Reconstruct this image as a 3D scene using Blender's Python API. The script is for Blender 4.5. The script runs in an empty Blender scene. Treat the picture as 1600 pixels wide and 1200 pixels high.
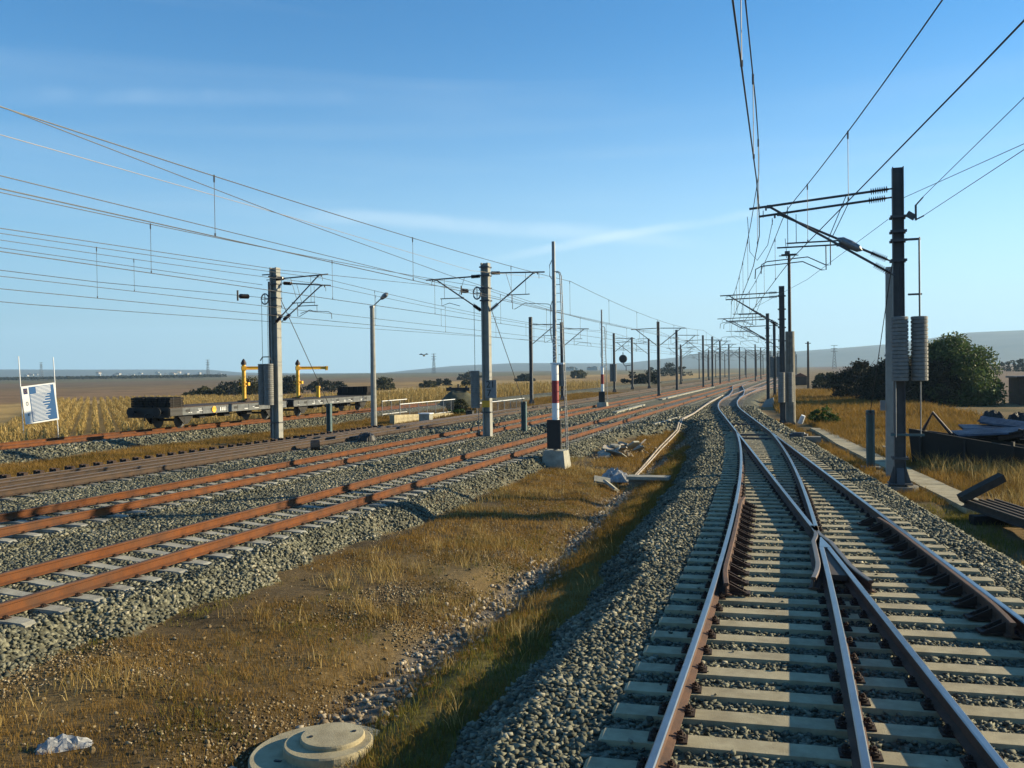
import bpy, math, random
import numpy as np
from mathutils import Vector, Matrix, Euler
random.seed(7); RNG = np.random.default_rng(7)
R = math.radians
SC = bpy.context.scene; COL = SC.collection

# ------------------------------------------------------------------ camera
cam_d = bpy.data.cameras.new('camera'); cam = bpy.data.objects.new('camera', cam_d); COL.objects.link(cam)
cam_d.sensor_width = 36; cam_d.lens = 31.5; cam_d.clip_start = 0.05; cam_d.clip_end = 40000
cam.location = (0, 0, 2.9)
cam.matrix_world = Matrix.Translation((0, 0, 2.9)) @ Matrix.Rotation(R(90 - 0.82), 4, 'X') @ Matrix.Rotation(R(-0.8), 4, 'Z')
SC.camera = cam

# ------------------------------------------------------------------ sky, sun, exposure
SUN_AZ, SUN_EL = R(76), R(17.5)
w = bpy.data.worlds.new('World'); SC.world = w; w.use_nodes = True
nt = w.node_tree; bg = nt.nodes['Background']
sky = nt.nodes.new('ShaderNodeTexSky'); sky.sky_type = 'NISHITA'; sky.sun_disc = False
sky.sun_elevation = SUN_EL; sky.sun_rotation = SUN_AZ; sky.air_density = 1.0; sky.dust_density = 0.0; sky.ozone_density = 6
# clear-air tint, pale band towards the horizon (brighter on the sun's side) and thin streaks of cirrus
def wn(t, **k):
    n = nt.nodes.new('ShaderNode' + t)
    for q, v in k.items(): setattr(n, q, v)
    return n
wl = nt.links.new; tc = wn('TexCoord')
vm = wn('VectorMath', operation='MULTIPLY'); vm.inputs[1].default_value = (.64, 1.50, 1.66); wl(sky.outputs[0], vm.inputs[0])
dt = wn('VectorMath', operation='DOT_PRODUCT'); dt.inputs[1].default_value = (math.sin(SUN_AZ), math.cos(SUN_AZ), 0); wl(tc.outputs['Generated'], dt.inputs[0])
f1 = wn('MapRange'); f1.inputs[1].default_value = -.35; f1.inputs[2].default_value = .75; wl(dt.outputs['Value'], f1.inputs[0])
hc = wn('Mix', data_type='RGBA'); hc.inputs[6].default_value = (3.0, 5.0, 6.6, 1); hc.inputs[7].default_value = (7.6, 10.2, 11.6, 1); wl(f1.outputs[0], hc.inputs[0])
sp_ = wn('SeparateXYZ'); wl(tc.outputs['Generated'], sp_.inputs[0])
f2 = wn('MapRange', interpolation_type='SMOOTHERSTEP'); f2.inputs[1].default_value = -.12; f2.inputs[2].default_value = .41; f2.inputs[3].default_value = 1.0; f2.inputs[4].default_value = 0; wl(sp_.outputs[2], f2.inputs[0])
m1 = wn('Mix', data_type='RGBA'); wl(f2.outputs[0], m1.inputs[0]); wl(vm.outputs[0], m1.inputs[6]); wl(hc.outputs[2], m1.inputs[7])
mp = wn('Mapping'); mp.inputs['Rotation'].default_value = (R(-4), R(5), R(12)); mp.inputs['Scale'].default_value = (1.0, 1.0, 15)
nz = wn('TexNoise'); nz.inputs['Scale'].default_value = 1.25; nz.inputs['Detail'].default_value = 7; nz.inputs['Roughness'].default_value = .5; nz.inputs['Distortion'].default_value = .5
cr = wn('ValToRGB'); cr.color_ramp.elements[0].position = .54; cr.color_ramp.elements[1].position = .88; cr.color_ramp.elements[1].color = (.2, .2, .2, 1)
mx = wn('Mix', data_type='RGBA'); mx.inputs[7].default_value = (6.2, 7.6, 8.6, 1)
cur = m1.outputs[2]
for nv_, cv_, wd_, r0, st_ in (((-0.0845, 0.1548, -0.9843), (-0.0328, 0.9869, 0.158), .013, .955, .24), ((0.1635, 0.1245, -0.9787), (0.152, 0.977, 0.1497), .008, .975, .30), ((-0.0204, 0.2894, -0.957), (-0.3265, 0.9028, 0.2799), .014, .975, .12)):     # thin contrails
    d1 = wn('VectorMath', operation='DOT_PRODUCT'); d1.inputs[1].default_value = nv_; wl(tc.outputs['Generated'], d1.inputs[0])
    nzz = wn('TexNoise'); nzz.inputs['Scale'].default_value = 9; nzz.inputs['Detail'].default_value = 5; wl(tc.outputs['Generated'], nzz.inputs[0])
    wob = wn('MapRange'); wob.inputs[3].default_value = -.008; wob.inputs[4].default_value = .008; wl(nzz.outputs[0], wob.inputs[0])
    ad = wn('Math', operation='ADD'); wl(d1.outputs['Value'], ad.inputs[0]); wl(wob.outputs[0], ad.inputs[1])
    ab = wn('Math', operation='ABSOLUTE'); wl(ad.outputs[0], ab.inputs[0])
    g1 = wn('MapRange', interpolation_type='SMOOTHERSTEP'); g1.inputs[2].default_value = wd_; g1.inputs[3].default_value = st_; g1.inputs[4].default_value = 0; wl(ab.outputs[0], g1.inputs[0])
    d2 = wn('VectorMath', operation='DOT_PRODUCT'); d2.inputs[1].default_value = cv_; wl(tc.outputs['Generated'], d2.inputs[0])
    g2 = wn('MapRange', interpolation_type='SMOOTHERSTEP'); g2.inputs[1].default_value = r0; wl(d2.outputs['Value'], g2.inputs[0])
    g3 = wn('MapRange'); g3.inputs[1].default_value = .3; g3.inputs[2].default_value = .6; wl(nzz.outputs[0], g3.inputs[0])
    q1 = wn('Math', operation='MULTIPLY'); wl(g1.outputs[0], q1.inputs[0]); wl(g2.outputs[0], q1.inputs[1]); q2 = wn('Math', operation='MULTIPLY'); wl(q1.outputs[0], q2.inputs[0]); wl(g3.outputs[0], q2.inputs[1])
    mc = wn('Mix', data_type='RGBA'); mc.inputs[7].default_value = (9.0, 10.4, 11.2, 1); wl(q2.outputs[0], mc.inputs[0]); wl(cur, mc.inputs[6]); cur = mc.outputs[2]
wl(tc.outputs['Generated'], mp.inputs[0]); wl(mp.outputs[0], nz.inputs[0]); wl(nz.outputs[0], cr.inputs[0])
wl(cr.outputs[0], mx.inputs[0]); wl(cur, mx.inputs[6]); wl(mx.outputs[2], bg.inputs[0])
bg.inputs[1].default_value = 0.05
sl = bpy.data.lights.new('sun', 'SUN'); sl.energy = 5.0; sl.angle = R(.5); sl.color = (1, .84, .55)
so = bpy.data.objects.new('sun', sl); COL.objects.link(so)
sd = Vector((math.sin(SUN_AZ) * math.cos(SUN_EL), math.cos(SUN_AZ) * math.cos(SUN_EL), math.sin(SUN_EL)))
so.rotation_euler = sd.to_track_quat('Z', 'Y').to_euler(); so.location = (30, 10, 30)
SC.view_settings.view_transform = 'Standard'; SC.view_settings.look = 'None'; SC.view_settings.gamma = 1
SC.view_settings.exposure = 1.22; SC.view_settings.use_curve_mapping = False

# ------------------------------------------------------------------ yard frame: s along the left-hand tracks, n to the right
TH = R(18.0); TV = np.array([math.sin(TH), math.cos(TH)]); NV = np.array([TV[1], -TV[0]])
def P(s, n, z=0.0): return Vector((s * TV[0] + n * NV[0], s * TV[1] + n * NV[1], z))
def nD(s):
    s = np.asarray(s, float)
    a = 3.74 - .122 * s; u = np.clip(s, 62, 97) - 62
    b = 3.74 - .122 * 62 - .122 * u + .122 * u * u / 70
    return np.where(s < 62, a, b)
def nA(s):
    s = np.asarray(s, float); u = 42.6 - s
    return np.where(s < 42.6, -2.955 + .0964 * u - .00124 * u * u, nD(s) - 1.507)
G = 1.507                     # rail centre to rail centre
L1, L2, L3, L4 = -10.62, -15.62 + .0, -20.55, -33.6

# ------------------------------------------------------------------ materials
ALB = .58        # overall reflectance calibration for this exposure
def mat(name): 
    m = bpy.data.materials.new(name); m.use_nodes = True
    return m, m.node_tree, m.node_tree.nodes['Principled BSDF']
def node(nt, t, **k):
    n = nt.nodes.new('ShaderNode' + t)
    for a, b in k.items(): setattr(n, a, b)
    return n
def simple(name, col, rough=.7, metal=0, var=.25, scale=6, bump=.0, bscale=60, col2=None, island=0, det=6, stretch=None, stain=None):
    m, t, b = mat(name)
    tcn = node(t, 'TexCoord'); mpn = node(t, 'Mapping'); oi = node(t, 'ObjectInfo'); om = node(t, 'Math', operation='MULTIPLY'); om.inputs[1].default_value = 60
    oa = node(t, 'VectorMath', operation='ADD'); t.links.new(oi.outputs['Random'], om.inputs[0]); t.links.new(tcn.outputs['Object'], oa.inputs[0]); t.links.new(om.outputs[0], oa.inputs[1]); t.links.new(oa.outputs[0], mpn.inputs[0])
    if stretch: mpn.inputs['Scale'].default_value = stretch
    n = node(t, 'TexNoise'); n.inputs['Scale'].default_value = scale; n.inputs['Detail'].default_value = det; n.inputs['Roughness'].default_value = .65
    t.links.new(mpn.outputs[0], n.inputs[0])
    r = node(t, 'ValToRGB'); r.color_ramp.elements[0].position = .3; r.color_ramp.elements[1].position = .7
    if not name.startswith('white'): col = tuple(q * ALB for q in col); col2 = None if col2 is None else tuple(q * ALB for q in col2)
    c = np.array(col); c2 = np.array(col2) if col2 is not None else c * (1 + var)
    c1 = c * (1 - var) if col2 is None else c
    r.color_ramp.elements[0].color = (*c1, 1); r.color_ramp.elements[1].color = (*c2, 1)
    t.links.new(n.outputs[0], r.inputs[0]); out = r.outputs[0]
    if stain:
        ns = node(t, 'TexNoise'); ns.inputs['Scale'].default_value = stain[0]; ns.inputs['Detail'].default_value = 5; ns.inputs['Roughness'].default_value = .7; t.links.new(mpn.outputs[0], ns.inputs[0])
        ms = node(t, 'MapRange'); ms.inputs[1].default_value = .35; ms.inputs[2].default_value = .6; ms.inputs[3].default_value = stain[1]; ms.inputs[4].default_value = 1.08; t.links.new(ns.outputs[0], ms.inputs[0])
        sv = node(t, 'Mix', data_type='RGBA'); ms.inputs[3].default_value = 1 - stain[1]; ms.inputs[4].default_value = 0; t.links.new(ms.outputs[0], sv.inputs[0]); t.links.new(out, sv.inputs[6]); sv.inputs[7].default_value = (.10 * ALB, .065 * ALB, .04 * ALB, 1); out = sv.outputs[2]
    if island:
        g = node(t, 'NewGeometry'); mr = node(t, 'MapRange'); mr.inputs[3].default_value = 1 - island; mr.inputs[4].default_value = 1 + island
        t.links.new(g.outputs['Random Per Island'], mr.inputs[0])
        mm = node(t, 'VectorMath', operation='SCALE'); t.links.new(out, mm.inputs[0]); t.links.new(mr.outputs[0], mm.inputs['Scale']); out = mm.outputs[0]
    t.links.new(out, b.inputs['Base Color']); b.inputs['Roughness'].default_value = rough; b.inputs['Metallic'].default_value = metal
    if bump:
        n2 = node(t, 'TexNoise'); n2.inputs['Scale'].default_value = bscale; n2.inputs['Detail'].default_value = 4
        t.links.new(mpn.outputs[0], n2.inputs[0]); bp = node(t, 'Bump'); bp.inputs['Strength'].default_value = bump; bp.inputs['Distance'].default_value = .02
        t.links.new(n2.outputs[0], bp.inputs['Height']); t.links.new(bp.outputs[0], b.inputs['Normal'])
    return m
def island_ramp(name, cols, rough=.8, trans=0, noise=None):
    """colour drawn per loose piece (stone, blade, leaf)"""
    m, t, b = mat(name)
    g = node(t, 'NewGeometry'); r = node(t, 'ValToRGB'); r.color_ramp.interpolation = 'LINEAR'
    e = r.color_ramp.elements
    for i, (p, c) in enumerate(cols):
        el = e[i] if i < 2 else e.new(p)
        el.position = p; el.color = (c[0] * ALB, c[1] * ALB, c[2] * ALB, 1)
    val = g.outputs['Random Per Island']
    if noise:
        tcn = node(t, 'TexCoord'); n = node(t, 'TexNoise'); n.inputs['Scale'].default_value = noise[0]; n.inputs['Detail'].default_value = 3
        t.links.new(tcn.outputs['Object'], n.inputs[0])
        mr = node(t, 'MapRange'); mr.inputs[1].default_value = .3; mr.inputs[2].default_value = .7; t.links.new(n.outputs[0], mr.inputs[0])
        mxn = node(t, 'Mix'); mxn.inputs[0].default_value = noise[1]; t.links.new(val, mxn.inputs[2]); t.links.new(mr.outputs[0], mxn.inputs[3]); val = mxn.outputs[0]
    t.links.new(val, r.inputs[0]); t.links.new(r.outputs[0], b.inputs['Base Color']); b.inputs['Roughness'].default_value = rough
    b.inputs['Specular IOR Level'].default_value = .25
    if trans:
        tr = node(t, 'BsdfTranslucent'); t.links.new(r.outputs[0], tr.inputs[0]); mxs = node(t, 'MixShader'); mxs.inputs[0].default_value = trans
        t.links.new(b.outputs[0], mxs.inputs[1]); t.links.new(tr.outputs[0], mxs.inputs[2]); t.links.new(mxs.outputs[0], t.nodes['Material Output'].inputs[0])
    return m
M = {}
M['rust'] = simple('orange_rust', (.10, .027, .003), .95, 0, .0, 2.5, .3, 90, col2=(.28, .080, .006), det=8, stain=(.7, .55))
M['rust_top'] = simple('dark_rusty_rail_head', (.07, .026, .012), .75, .1, .0, 3, .1, 90, col2=(.16, .07, .03), det=8)
M['rust_brown'] = simple('brown_rust', (.026, .016, .010), .85, 0, .0, 3, .3, 90, col2=(.11, .058, .027), det=8, stain=(.5, .5))
M['rust_side'] = simple('rail_side_rust', (.085, .042, .026), .8, 0, .0, 4, .3, 90, col2=(.21, .095, .045), det=8)
M['rail_side_plate'] = simple('dusty_crossing_plate', (.10, .075, .055), .7, .1, .2, 6)
M['rail_top'] = simple('polished_rail_head', (.42, .45, .48), .32, .9, .15, 3, .05, 200)
M['rail_top_dull'] = simple('worn_rail_head', (.30, .22, .15), .42, .5, .25, 4)
M['concrete'] = simple('cream_sleeper_concrete', (.50, .42, .24), .9, 0, .0, 5, .25, 80, col2=(.72, .63, .40), det=8, stain=(2.2, .62))
M['concrete_l'] = simple('pale_sleeper_concrete', (.42, .42, .34), .9, 0, .0, 5, .25, 80, col2=(.62, .60, .50), det=8, stain=(2.2, .62))
M['concrete_d'] = simple('grey_weathered_concrete', (.26, .25, .21), .92, 0, .0, 4, .3, 60, col2=(.42, .40, .33), det=8, stain=(1.5, .6))
M['wood_dark'] = simple('tarred_timber', (.006, .005, .004), .95, 0, .0, 6, .3, 60, col2=(.02, .013, .01))
M['fast'] = simple('rusty_fastening_steel', (.03, .015, .010), .8, .2, .0, 20, 0, col2=(.075, .033, .018))
M['steel_dark'] = simple('dark_mast_steel', (.085, .087, .094), .6, .25, .0, 3, 0, col2=(.14, .14, .145))
M['steel_brown'] = simple('dark_brown_pipe_steel', (.05, .028, .026), .55, .3, .25, 5)
M['galv'] = simple('galvanised_steel', (.30, .32, .34), .45, .5, .2, 8)
M['pole_conc'] = simple('pale_mast_concrete', (.42, .42, .38), .85, 0, .14, 3, .15, 50)
M['weight'] = simple('weathered_iron_weights', (.30, .30, .28), .75, .1, .2, 6)
M['insul'] = simple('brown_glazed_porcelain', (.045, .028, .024), .25, 0, .1, 5)
M['wire'] = simple('oxidised_wire', (.05, .052, .055), .5, .5, .1, 5)
M['wire_sunlit'] = simple('sunlit_wire', (.40, .34, .28), .6, .2, .1, 5)  # paler copy of the wire colour, sunlight painted in
M['black'] = simple('black_paint', (.008, .008, .009), .6, 0, .3, 5)
M['white'] = simple('white_paint', (.72, .73, .72), .5, 0, .06, 4)
M['red'] = simple('red_paint', (.42, .02, .03), .5, 0, .1, 4)
M['yellow'] = simple('yellow_paint', (1.1, .58, .02), .5, 0, .12, 3)
M['blue'] = simple('sign_blue', (.03, .16, .42), .5, 0, .08, 3)
M['blue_d'] = simple('sign_dark_blue', (.02, .035, .16), .5, 0, .08, 3)
M['teal'] = simple('weathered_teal_paint', (.08, .16, .17), .6, .1, .2, 4)
M['wagon_grey'] = simple('weathered_wagon_grey', (.10, .11, .12), .7, 0, .0, 2.5, .1, 30, col2=(.20, .22, .23))
M['wagon_dark'] = simple('wagon_underframe_dark', (.018, .016, .015), .8, 0, .3, 5)
M['sheet_blue'] = simple('blue_grey_sheet_steel', (.05, .07, .12), .35, .5, .0, 2.5, 0, col2=(.20, .23, .30), stain=(1.3, .45))
M['bark'] = simple('bark', (.07, .052, .038), .95, 0, .3, 8)
M['plaster'] = simple('pale_render', (.55, .53, .48), .9, 0, .1, 2)
M['tile'] = simple('clay_tile', (.26, .10, .06), .9, 0, .2, 3)
M['glass'] = simple('dark_window_glass', (.03, .035, .04), .12, 0, .1, 2)
M['cloth'] = simple('dirty_white_cloth', (.50, .51, .52), .85, 0, .2, 9, .3, 40)
M['pipe_pale'] = simple('pale_cable_duct', (.50, .42, .33), .7, 0, .2, 3)
M['brown_cyl'] = simple('dull_brown_block', (.10, .06, .04), .9, 0, .3, 4)
M['stone'] = island_ramp('grey_crushed_stone', [(0, (.045, .047, .036)), (.35, (.14, .145, .105)), (.75, (.29, .285, .20)), (1, (.66, .60, .44))], .8, 0, (.9, .30))
M['stone_pale'] = island_ramp('pale_pebbles', [(0, (.16, .12, .08)), (.4, (.34, .27, .18)), (1, (.72, .62, .46))], .85)
M['pebble'] = island_ramp('earthy_pebbles', [(0, (.12, .08, .04)), (.5, (.28, .20, .10)), (.85, (.46, .36, .20)), (1, (.70, .60, .42))], .9)
M['grass'] = island_ramp('dry_grass', [(0, (.17, .13, .022)), (.3, (.29, .175, .032)), (.65, (.42, .24, .05)), (1, (.60, .40, .13))], .8, .35, (.35, .6))
M['grass_g'] = island_ramp('green_weeds', [(0, (.10, .13, .015)), (.5, (.26, .23, .03)), (1, (.44, .32, .07))], .8, .35, (.5, .4))
M['corn'] = island_ramp('dry_corn', [(0, (.30, .19, .05)), (.4, (.52, .36, .11)), (.8, (.70, .50, .17)), (1, (.85, .66, .30))], .8, .3)
M['leaf'] = island_ramp('willow_leaves', [(0, (.05, .09, .025)), (.5, (.10, .16, .045)), (.85, (.17, .23, .08)), (1, (.34, .40, .20))], .6, .3, (.6, .4))
M['leaf_d'] = island_ramp('dark_bush_leaves', [(0, (.012, .016, .010)), (.6, (.028, .034, .018)), (1, (.06, .06, .035))], .8, .15)
M['leaf_g'] = island_ramp('bright_bush_leaves', [(0, (.03, .085, .008)), (.6, (.06, .14, .015)), (1, (.11, .20, .03))], .6, .3)
M['leaf_o'] = island_ramp('olive_bush_leaves', [(0, (.045, .05, .018)), (.6, (.085, .085, .03)), (1, (.14, .12, .05))], .8, .2)
M['twig'] = island_ramp('bare_twigs', [(0, (.05, .035, .03)), (.7, (.12, .085, .07)), (1, (.28, .2, .16))], .9)

# ------------------------------------------------------------------ mesh helpers
class MB:
    def __init__(self): self.v = []; self.f = []; self.mi = []
    def add(self, vs, fs, m=0):
        o = len(self.v); self.v += [tuple(p) for p in vs]; self.f += [tuple(i + o for i in f) for f in fs]; self.mi += [m] * len(fs); return self
    def box(self, c, d, m=0, rot=None, taper=1.0):
        x, y, z = [k / 2 for k in d]; vs = []
        for dz, t in ((-z, 1), (z, taper)):
            for dx, dy in ((-x, -y), (x, -y), (x, y), (-x, y)):
                p = Vector((dx * t, dy * t, dz))
                if rot is not None: p = rot @ p
                vs.append(p + Vector(c))
        return self.add(vs, [(3, 2, 1, 0), (4, 5, 6, 7), (0, 1, 5, 4), (1, 2, 6, 5), (2, 3, 7, 6), (3, 0, 4, 7)], m)
    def cyl(self, a, b, r0, r1=None, n=10, m=0, cap=True):
        a = Vector(a); b = Vector(b); r1 = r0 if r1 is None else r1
        q = (b - a).to_track_quat('Z', 'Y').to_matrix(); vs = []
        for p, r in ((a, r0), (b, r1)):
            for i in range(n):
                t = 2 * math.pi * i / n; vs.append(p + q @ Vector((r * math.cos(t), r * math.sin(t), 0)))
        fs = [(i, (i + 1) % n, n + (i + 1) % n, n + i) for i in range(n)]
        if cap: fs += [tuple(range(n - 1, -1, -1)), tuple(range(n, 2 * n))]
        return self.add(vs, fs, m)
    def tube(self, pts, r, n=6, m=0):
        pts = [Vector(p) for p in pts]; o = []; k = len(pts)
        for i, p in enumerate(pts):
            d = (pts[min(i + 1, k - 1)] - pts[max(i - 1, 0)]); q = d.to_track_quat('Z', 'Y').to_matrix()
            rr = r[i] if hasattr(r, '__len__') else r
            for j in range(n):
                t = 2 * math.pi * j / n; o.append(p + q @ Vector((rr * math.cos(t), rr * math.sin(t), 0)))
        fs = [(i * n + j, i * n + (j + 1) % n, (i + 1) * n + (j + 1) % n, (i + 1) * n + j) for i in range(k - 1) for j in range(n)]
        fs += [tuple(range(n - 1, -1, -1)), tuple(range((k - 1) * n, k * n))]
        return self.add(o, fs, m)
    def lathe(self, prof, n=16, c=(0, 0, 0), m=0, axis=None):
        vs = []; q = Vector(axis).to_track_quat('Z', 'Y').to_matrix() if axis is not None else None
        for r, z in prof:
            for i in range(n):
                t = 2 * math.pi * i / n; p = Vector((r * math.cos(t), r * math.sin(t), z))
                if q is not None: p = q @ p
                vs.append(p + Vector(c))
        fs = [(k * n + i, k * n + (i + 1) % n, (k + 1) * n + (i + 1) % n, (k + 1) * n + i) for k in range(len(prof) - 1) for i in range(n)]
        fs += [tuple(range(n - 1, -1, -1)), tuple(range((len(prof) - 1) * n, len(prof) * n))]
        return self.add(vs, fs, m)
    def prism(self, poly, y0, y1, m=0):       # poly in xz, extruded along y
        n = len(poly); vs = [(x, y0, z) for x, z in poly] + [(x, y1, z) for x, z in poly]
        return self.add(vs, [tuple(range(n)), tuple(range(2 * n - 1, n - 1, -1))] + [(i, n + i, n + (i + 1) % n, (i + 1) % n) for i in range(n)], m)
    def mesh(self, name, mats):
        me = bpy.data.meshes.new(name); me.from_pydata(self.v, [], self.f)
        for m in (mats if isinstance(mats, (list, tuple)) else [mats]): me.materials.append(M[m] if isinstance(m, str) else m)
        me.polygons.foreach_set('material_index', self.mi); me.update(); return me
    def obj(self, name, mats, parent=None, smooth=False, loc=None):
        me = self.mesh(name, mats)
        if smooth:
            me.polygons.foreach_set('use_smooth', [True] * len(me.polygons))
        o = bpy.data.objects.new(name, me); COL.objects.link(o)
        if parent: o.parent = parent
        if loc is not None: o.location = loc
        return o
def tag(o, label=None, cat=None, group=None, kind=None):
    if label: o['label'] = label
    if cat: o['category'] = cat
    if group: o['group'] = group
    if kind: o['kind'] = kind
    return o
def thing(name, label, cat, s=0, n=0, z=0, rot=0, group=None, world=False, loc=None):
    o = bpy.data.objects.new(name, None); COL.objects.link(o); o.empty_display_size = .2
    if not world:
        o.location = P(s, n, z) if loc is None else loc; o.rotation_euler = (0, 0, -TH + rot)
    return tag(o, label, cat, group)
def tree_copy(o, parent=None):
    c = o.copy(); COL.objects.link(c)
    if parent is not None: c.parent = parent
    for ch in o.children: tree_copy(ch, c)
    return c
def bigmesh(name, V, F, mats, nper=None, mi=None, smooth=False):
    """fast mesh from numpy; F is (k, m) with constant face size"""
    me = bpy.data.meshes.new(name); V = np.asarray(V, np.float32); F = np.asarray(F, np.int32); k, m = F.shape
    me.vertices.add(len(V)); me.vertices.foreach_set('co', V.ravel())
    me.loops.add(k * m); me.loops.foreach_set('vertex_index', F.ravel())
    me.polygons.add(k); me.polygons.foreach_set('loop_start', np.arange(k, dtype=np.int32) * m); me.polygons.foreach_set('loop_total', np.full(k, m, np.int32))
    if smooth: me.polygons.foreach_set('use_smooth', np.ones(k, bool))
    for q in (mats if isinstance(mats, (list, tuple)) else [mats]): me.materials.append(M[q] if isinstance(q, str) else q)
    if mi is not None: me.polygons.foreach_set('material_index', mi)
    me.update(calc_edges=True); me.validate()
    o = bpy.data.objects.new(name, me); COL.objects.link(o); return o
def noise2(x, y, sc, seed=0):
    """smooth value noise, numpy"""
    x = np.asarray(x) / sc + 1000.5 + seed * 17.3; y = np.asarray(y) / sc + 1000.5 - seed * 9.7
    xi = np.floor(x).astype(np.int64); yi = np.floor(y).astype(np.int64); fx = x - xi; fy = y - yi
    fx = fx * fx * (3 - 2 * fx); fy = fy * fy * (3 - 2 * fy)
    def h(a, b):
        k = (a * 374761393 + b * 668265263 + seed * 1442695) & 0x7fffffff; k = ((k ^ (k >> 13)) * 1274126177) & 0x7fffffff
        return ((k ^ (k >> 16)) & 0xffff) / 65535.0
    return (h(xi, yi) * (1 - fx) + h(xi + 1, yi) * fx) * (1 - fy) + (h(xi, yi + 1) * (1 - fx) + h(xi + 1, yi + 1) * fx) * fy
def sstep(x, a, b):
    t = np.clip((x - a) / (b - a), 0, 1); return t * t * (3 - 2 * t)

# ------------------------------------------------------------------ terrain
def ditch_n(s): return np.interp(s, [0, 9, 18, 29, 40, 54, 70], [-4.9, -4.75, -4.75, -5.3, -5.6, -6.1, -6.6])
def terr(s, n, rough=True):
    s = np.asarray(s, float); n = np.asarray(n, float)
    A = nA(s); D = nD(s)
    lo = A - 1.38 - (.35 * (noise2(s, 0 * s, 1.9, 123) - .5) + .2 * (noise2(s, n, .5, 124) - .5)) * rough - 3.0 * sstep(s, 50, 66); hi = D + 1.30
    # base land
    rise = sstep(s, 38, 62)
    dn = ditch_n(s); v = np.abs(n - dn)
    mid = -.92 + .22 * sstep(v, .15, 1.0) + .10 * sstep(v, 1, 3.4) + rise * .12
    left = -.62 - .35 * sstep(-n, 36, 39) * 1.0
    right = -.56 + .0 * n + .55 * sstep(n - D, 12, 60) * 0
    base = np.where(n < -16, left, np.where(n > hi - .5, right, mid))
    dist = np.hypot(s, n)
    base = base + 3.4 * sstep(dist, 360, 2200) * (1 + .25 * (noise2(s, n, 400, 3) - .5))
    if rough:
        base = base + .10 * (noise2(s, n, 1.6, 1) - .5) + .05 * (noise2(s, n, .5, 2) - .5) + .5 * (noise2(s, n, 60, 5) - .5) * sstep(dist, 90, 200) * sstep(np.abs(n + 13), 28, 50)
    # right bed
    end = 1 - sstep(s, 700, 900)
    def bed(lo, hi, top, sl):
        return top - sl * np.maximum(0, np.maximum(lo - n, n - hi))
    b = bed(lo, hi, -.245, .62)
    hi1 = -9.28 + (.55 * (noise2(s, 0 * s, 1.7, 121) - .4) + .3 * (noise2(s, n, .45, 122) - .5)) * rough + 4.5 * sstep(s, 42, 62) - 2 * sstep(s, 200, 260); b = np.where(s > 44, np.maximum(b, bed(-10.0, D + 1.30, -.245, .62)), b) if False else b
    b = np.maximum(b, bed(-22.6, hi1, -.245 - .05 * (np.abs((n + 13.1)) < 1.0), .62))
    b = np.maximum(b, bed(L4 - 1.5, L4 + 1.45, -.245, .36))
    if rough: b = b + .03 * (noise2(s, n, .9, 7) - .5)
    isb = b > base
    z = np.where(isb, b, base)
    return z, isb
rr = [0.0] + list(np.geomspace(1.5, 6.5, 60)) + list(np.geomspace(6.58, 60, 520)) + list(np.geomspace(60.5, 6000, 330))
rr = np.array(rr)
aa = np.concatenate([np.linspace(-38, 38, 420), np.linspace(38.6, 321.4, 180)]) * math.pi / 180
RR, AA = np.meshgrid(rr, aa, indexing='ij')
X = RR * np.sin(AA); Y = RR * np.cos(AA)
S_ = X * TV[0] + Y * TV[1]; N_ = X * NV[0] + Y * NV[1]
Z, ISB = terr(S_, N_)
nr, na = RR.shape
V = np.stack([X, Y, Z], -1).reshape(-1, 3)
i, j = np.meshgrid(np.arange(nr - 1), np.arange(na), indexing='ij'); j2 = (j + 1) % na
F = np.stack([i * na + j, i * na + j2, (i + 1) * na + j2, (i + 1) * na + j], -1).reshape(-1, 4)[:, ::-1]
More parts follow.
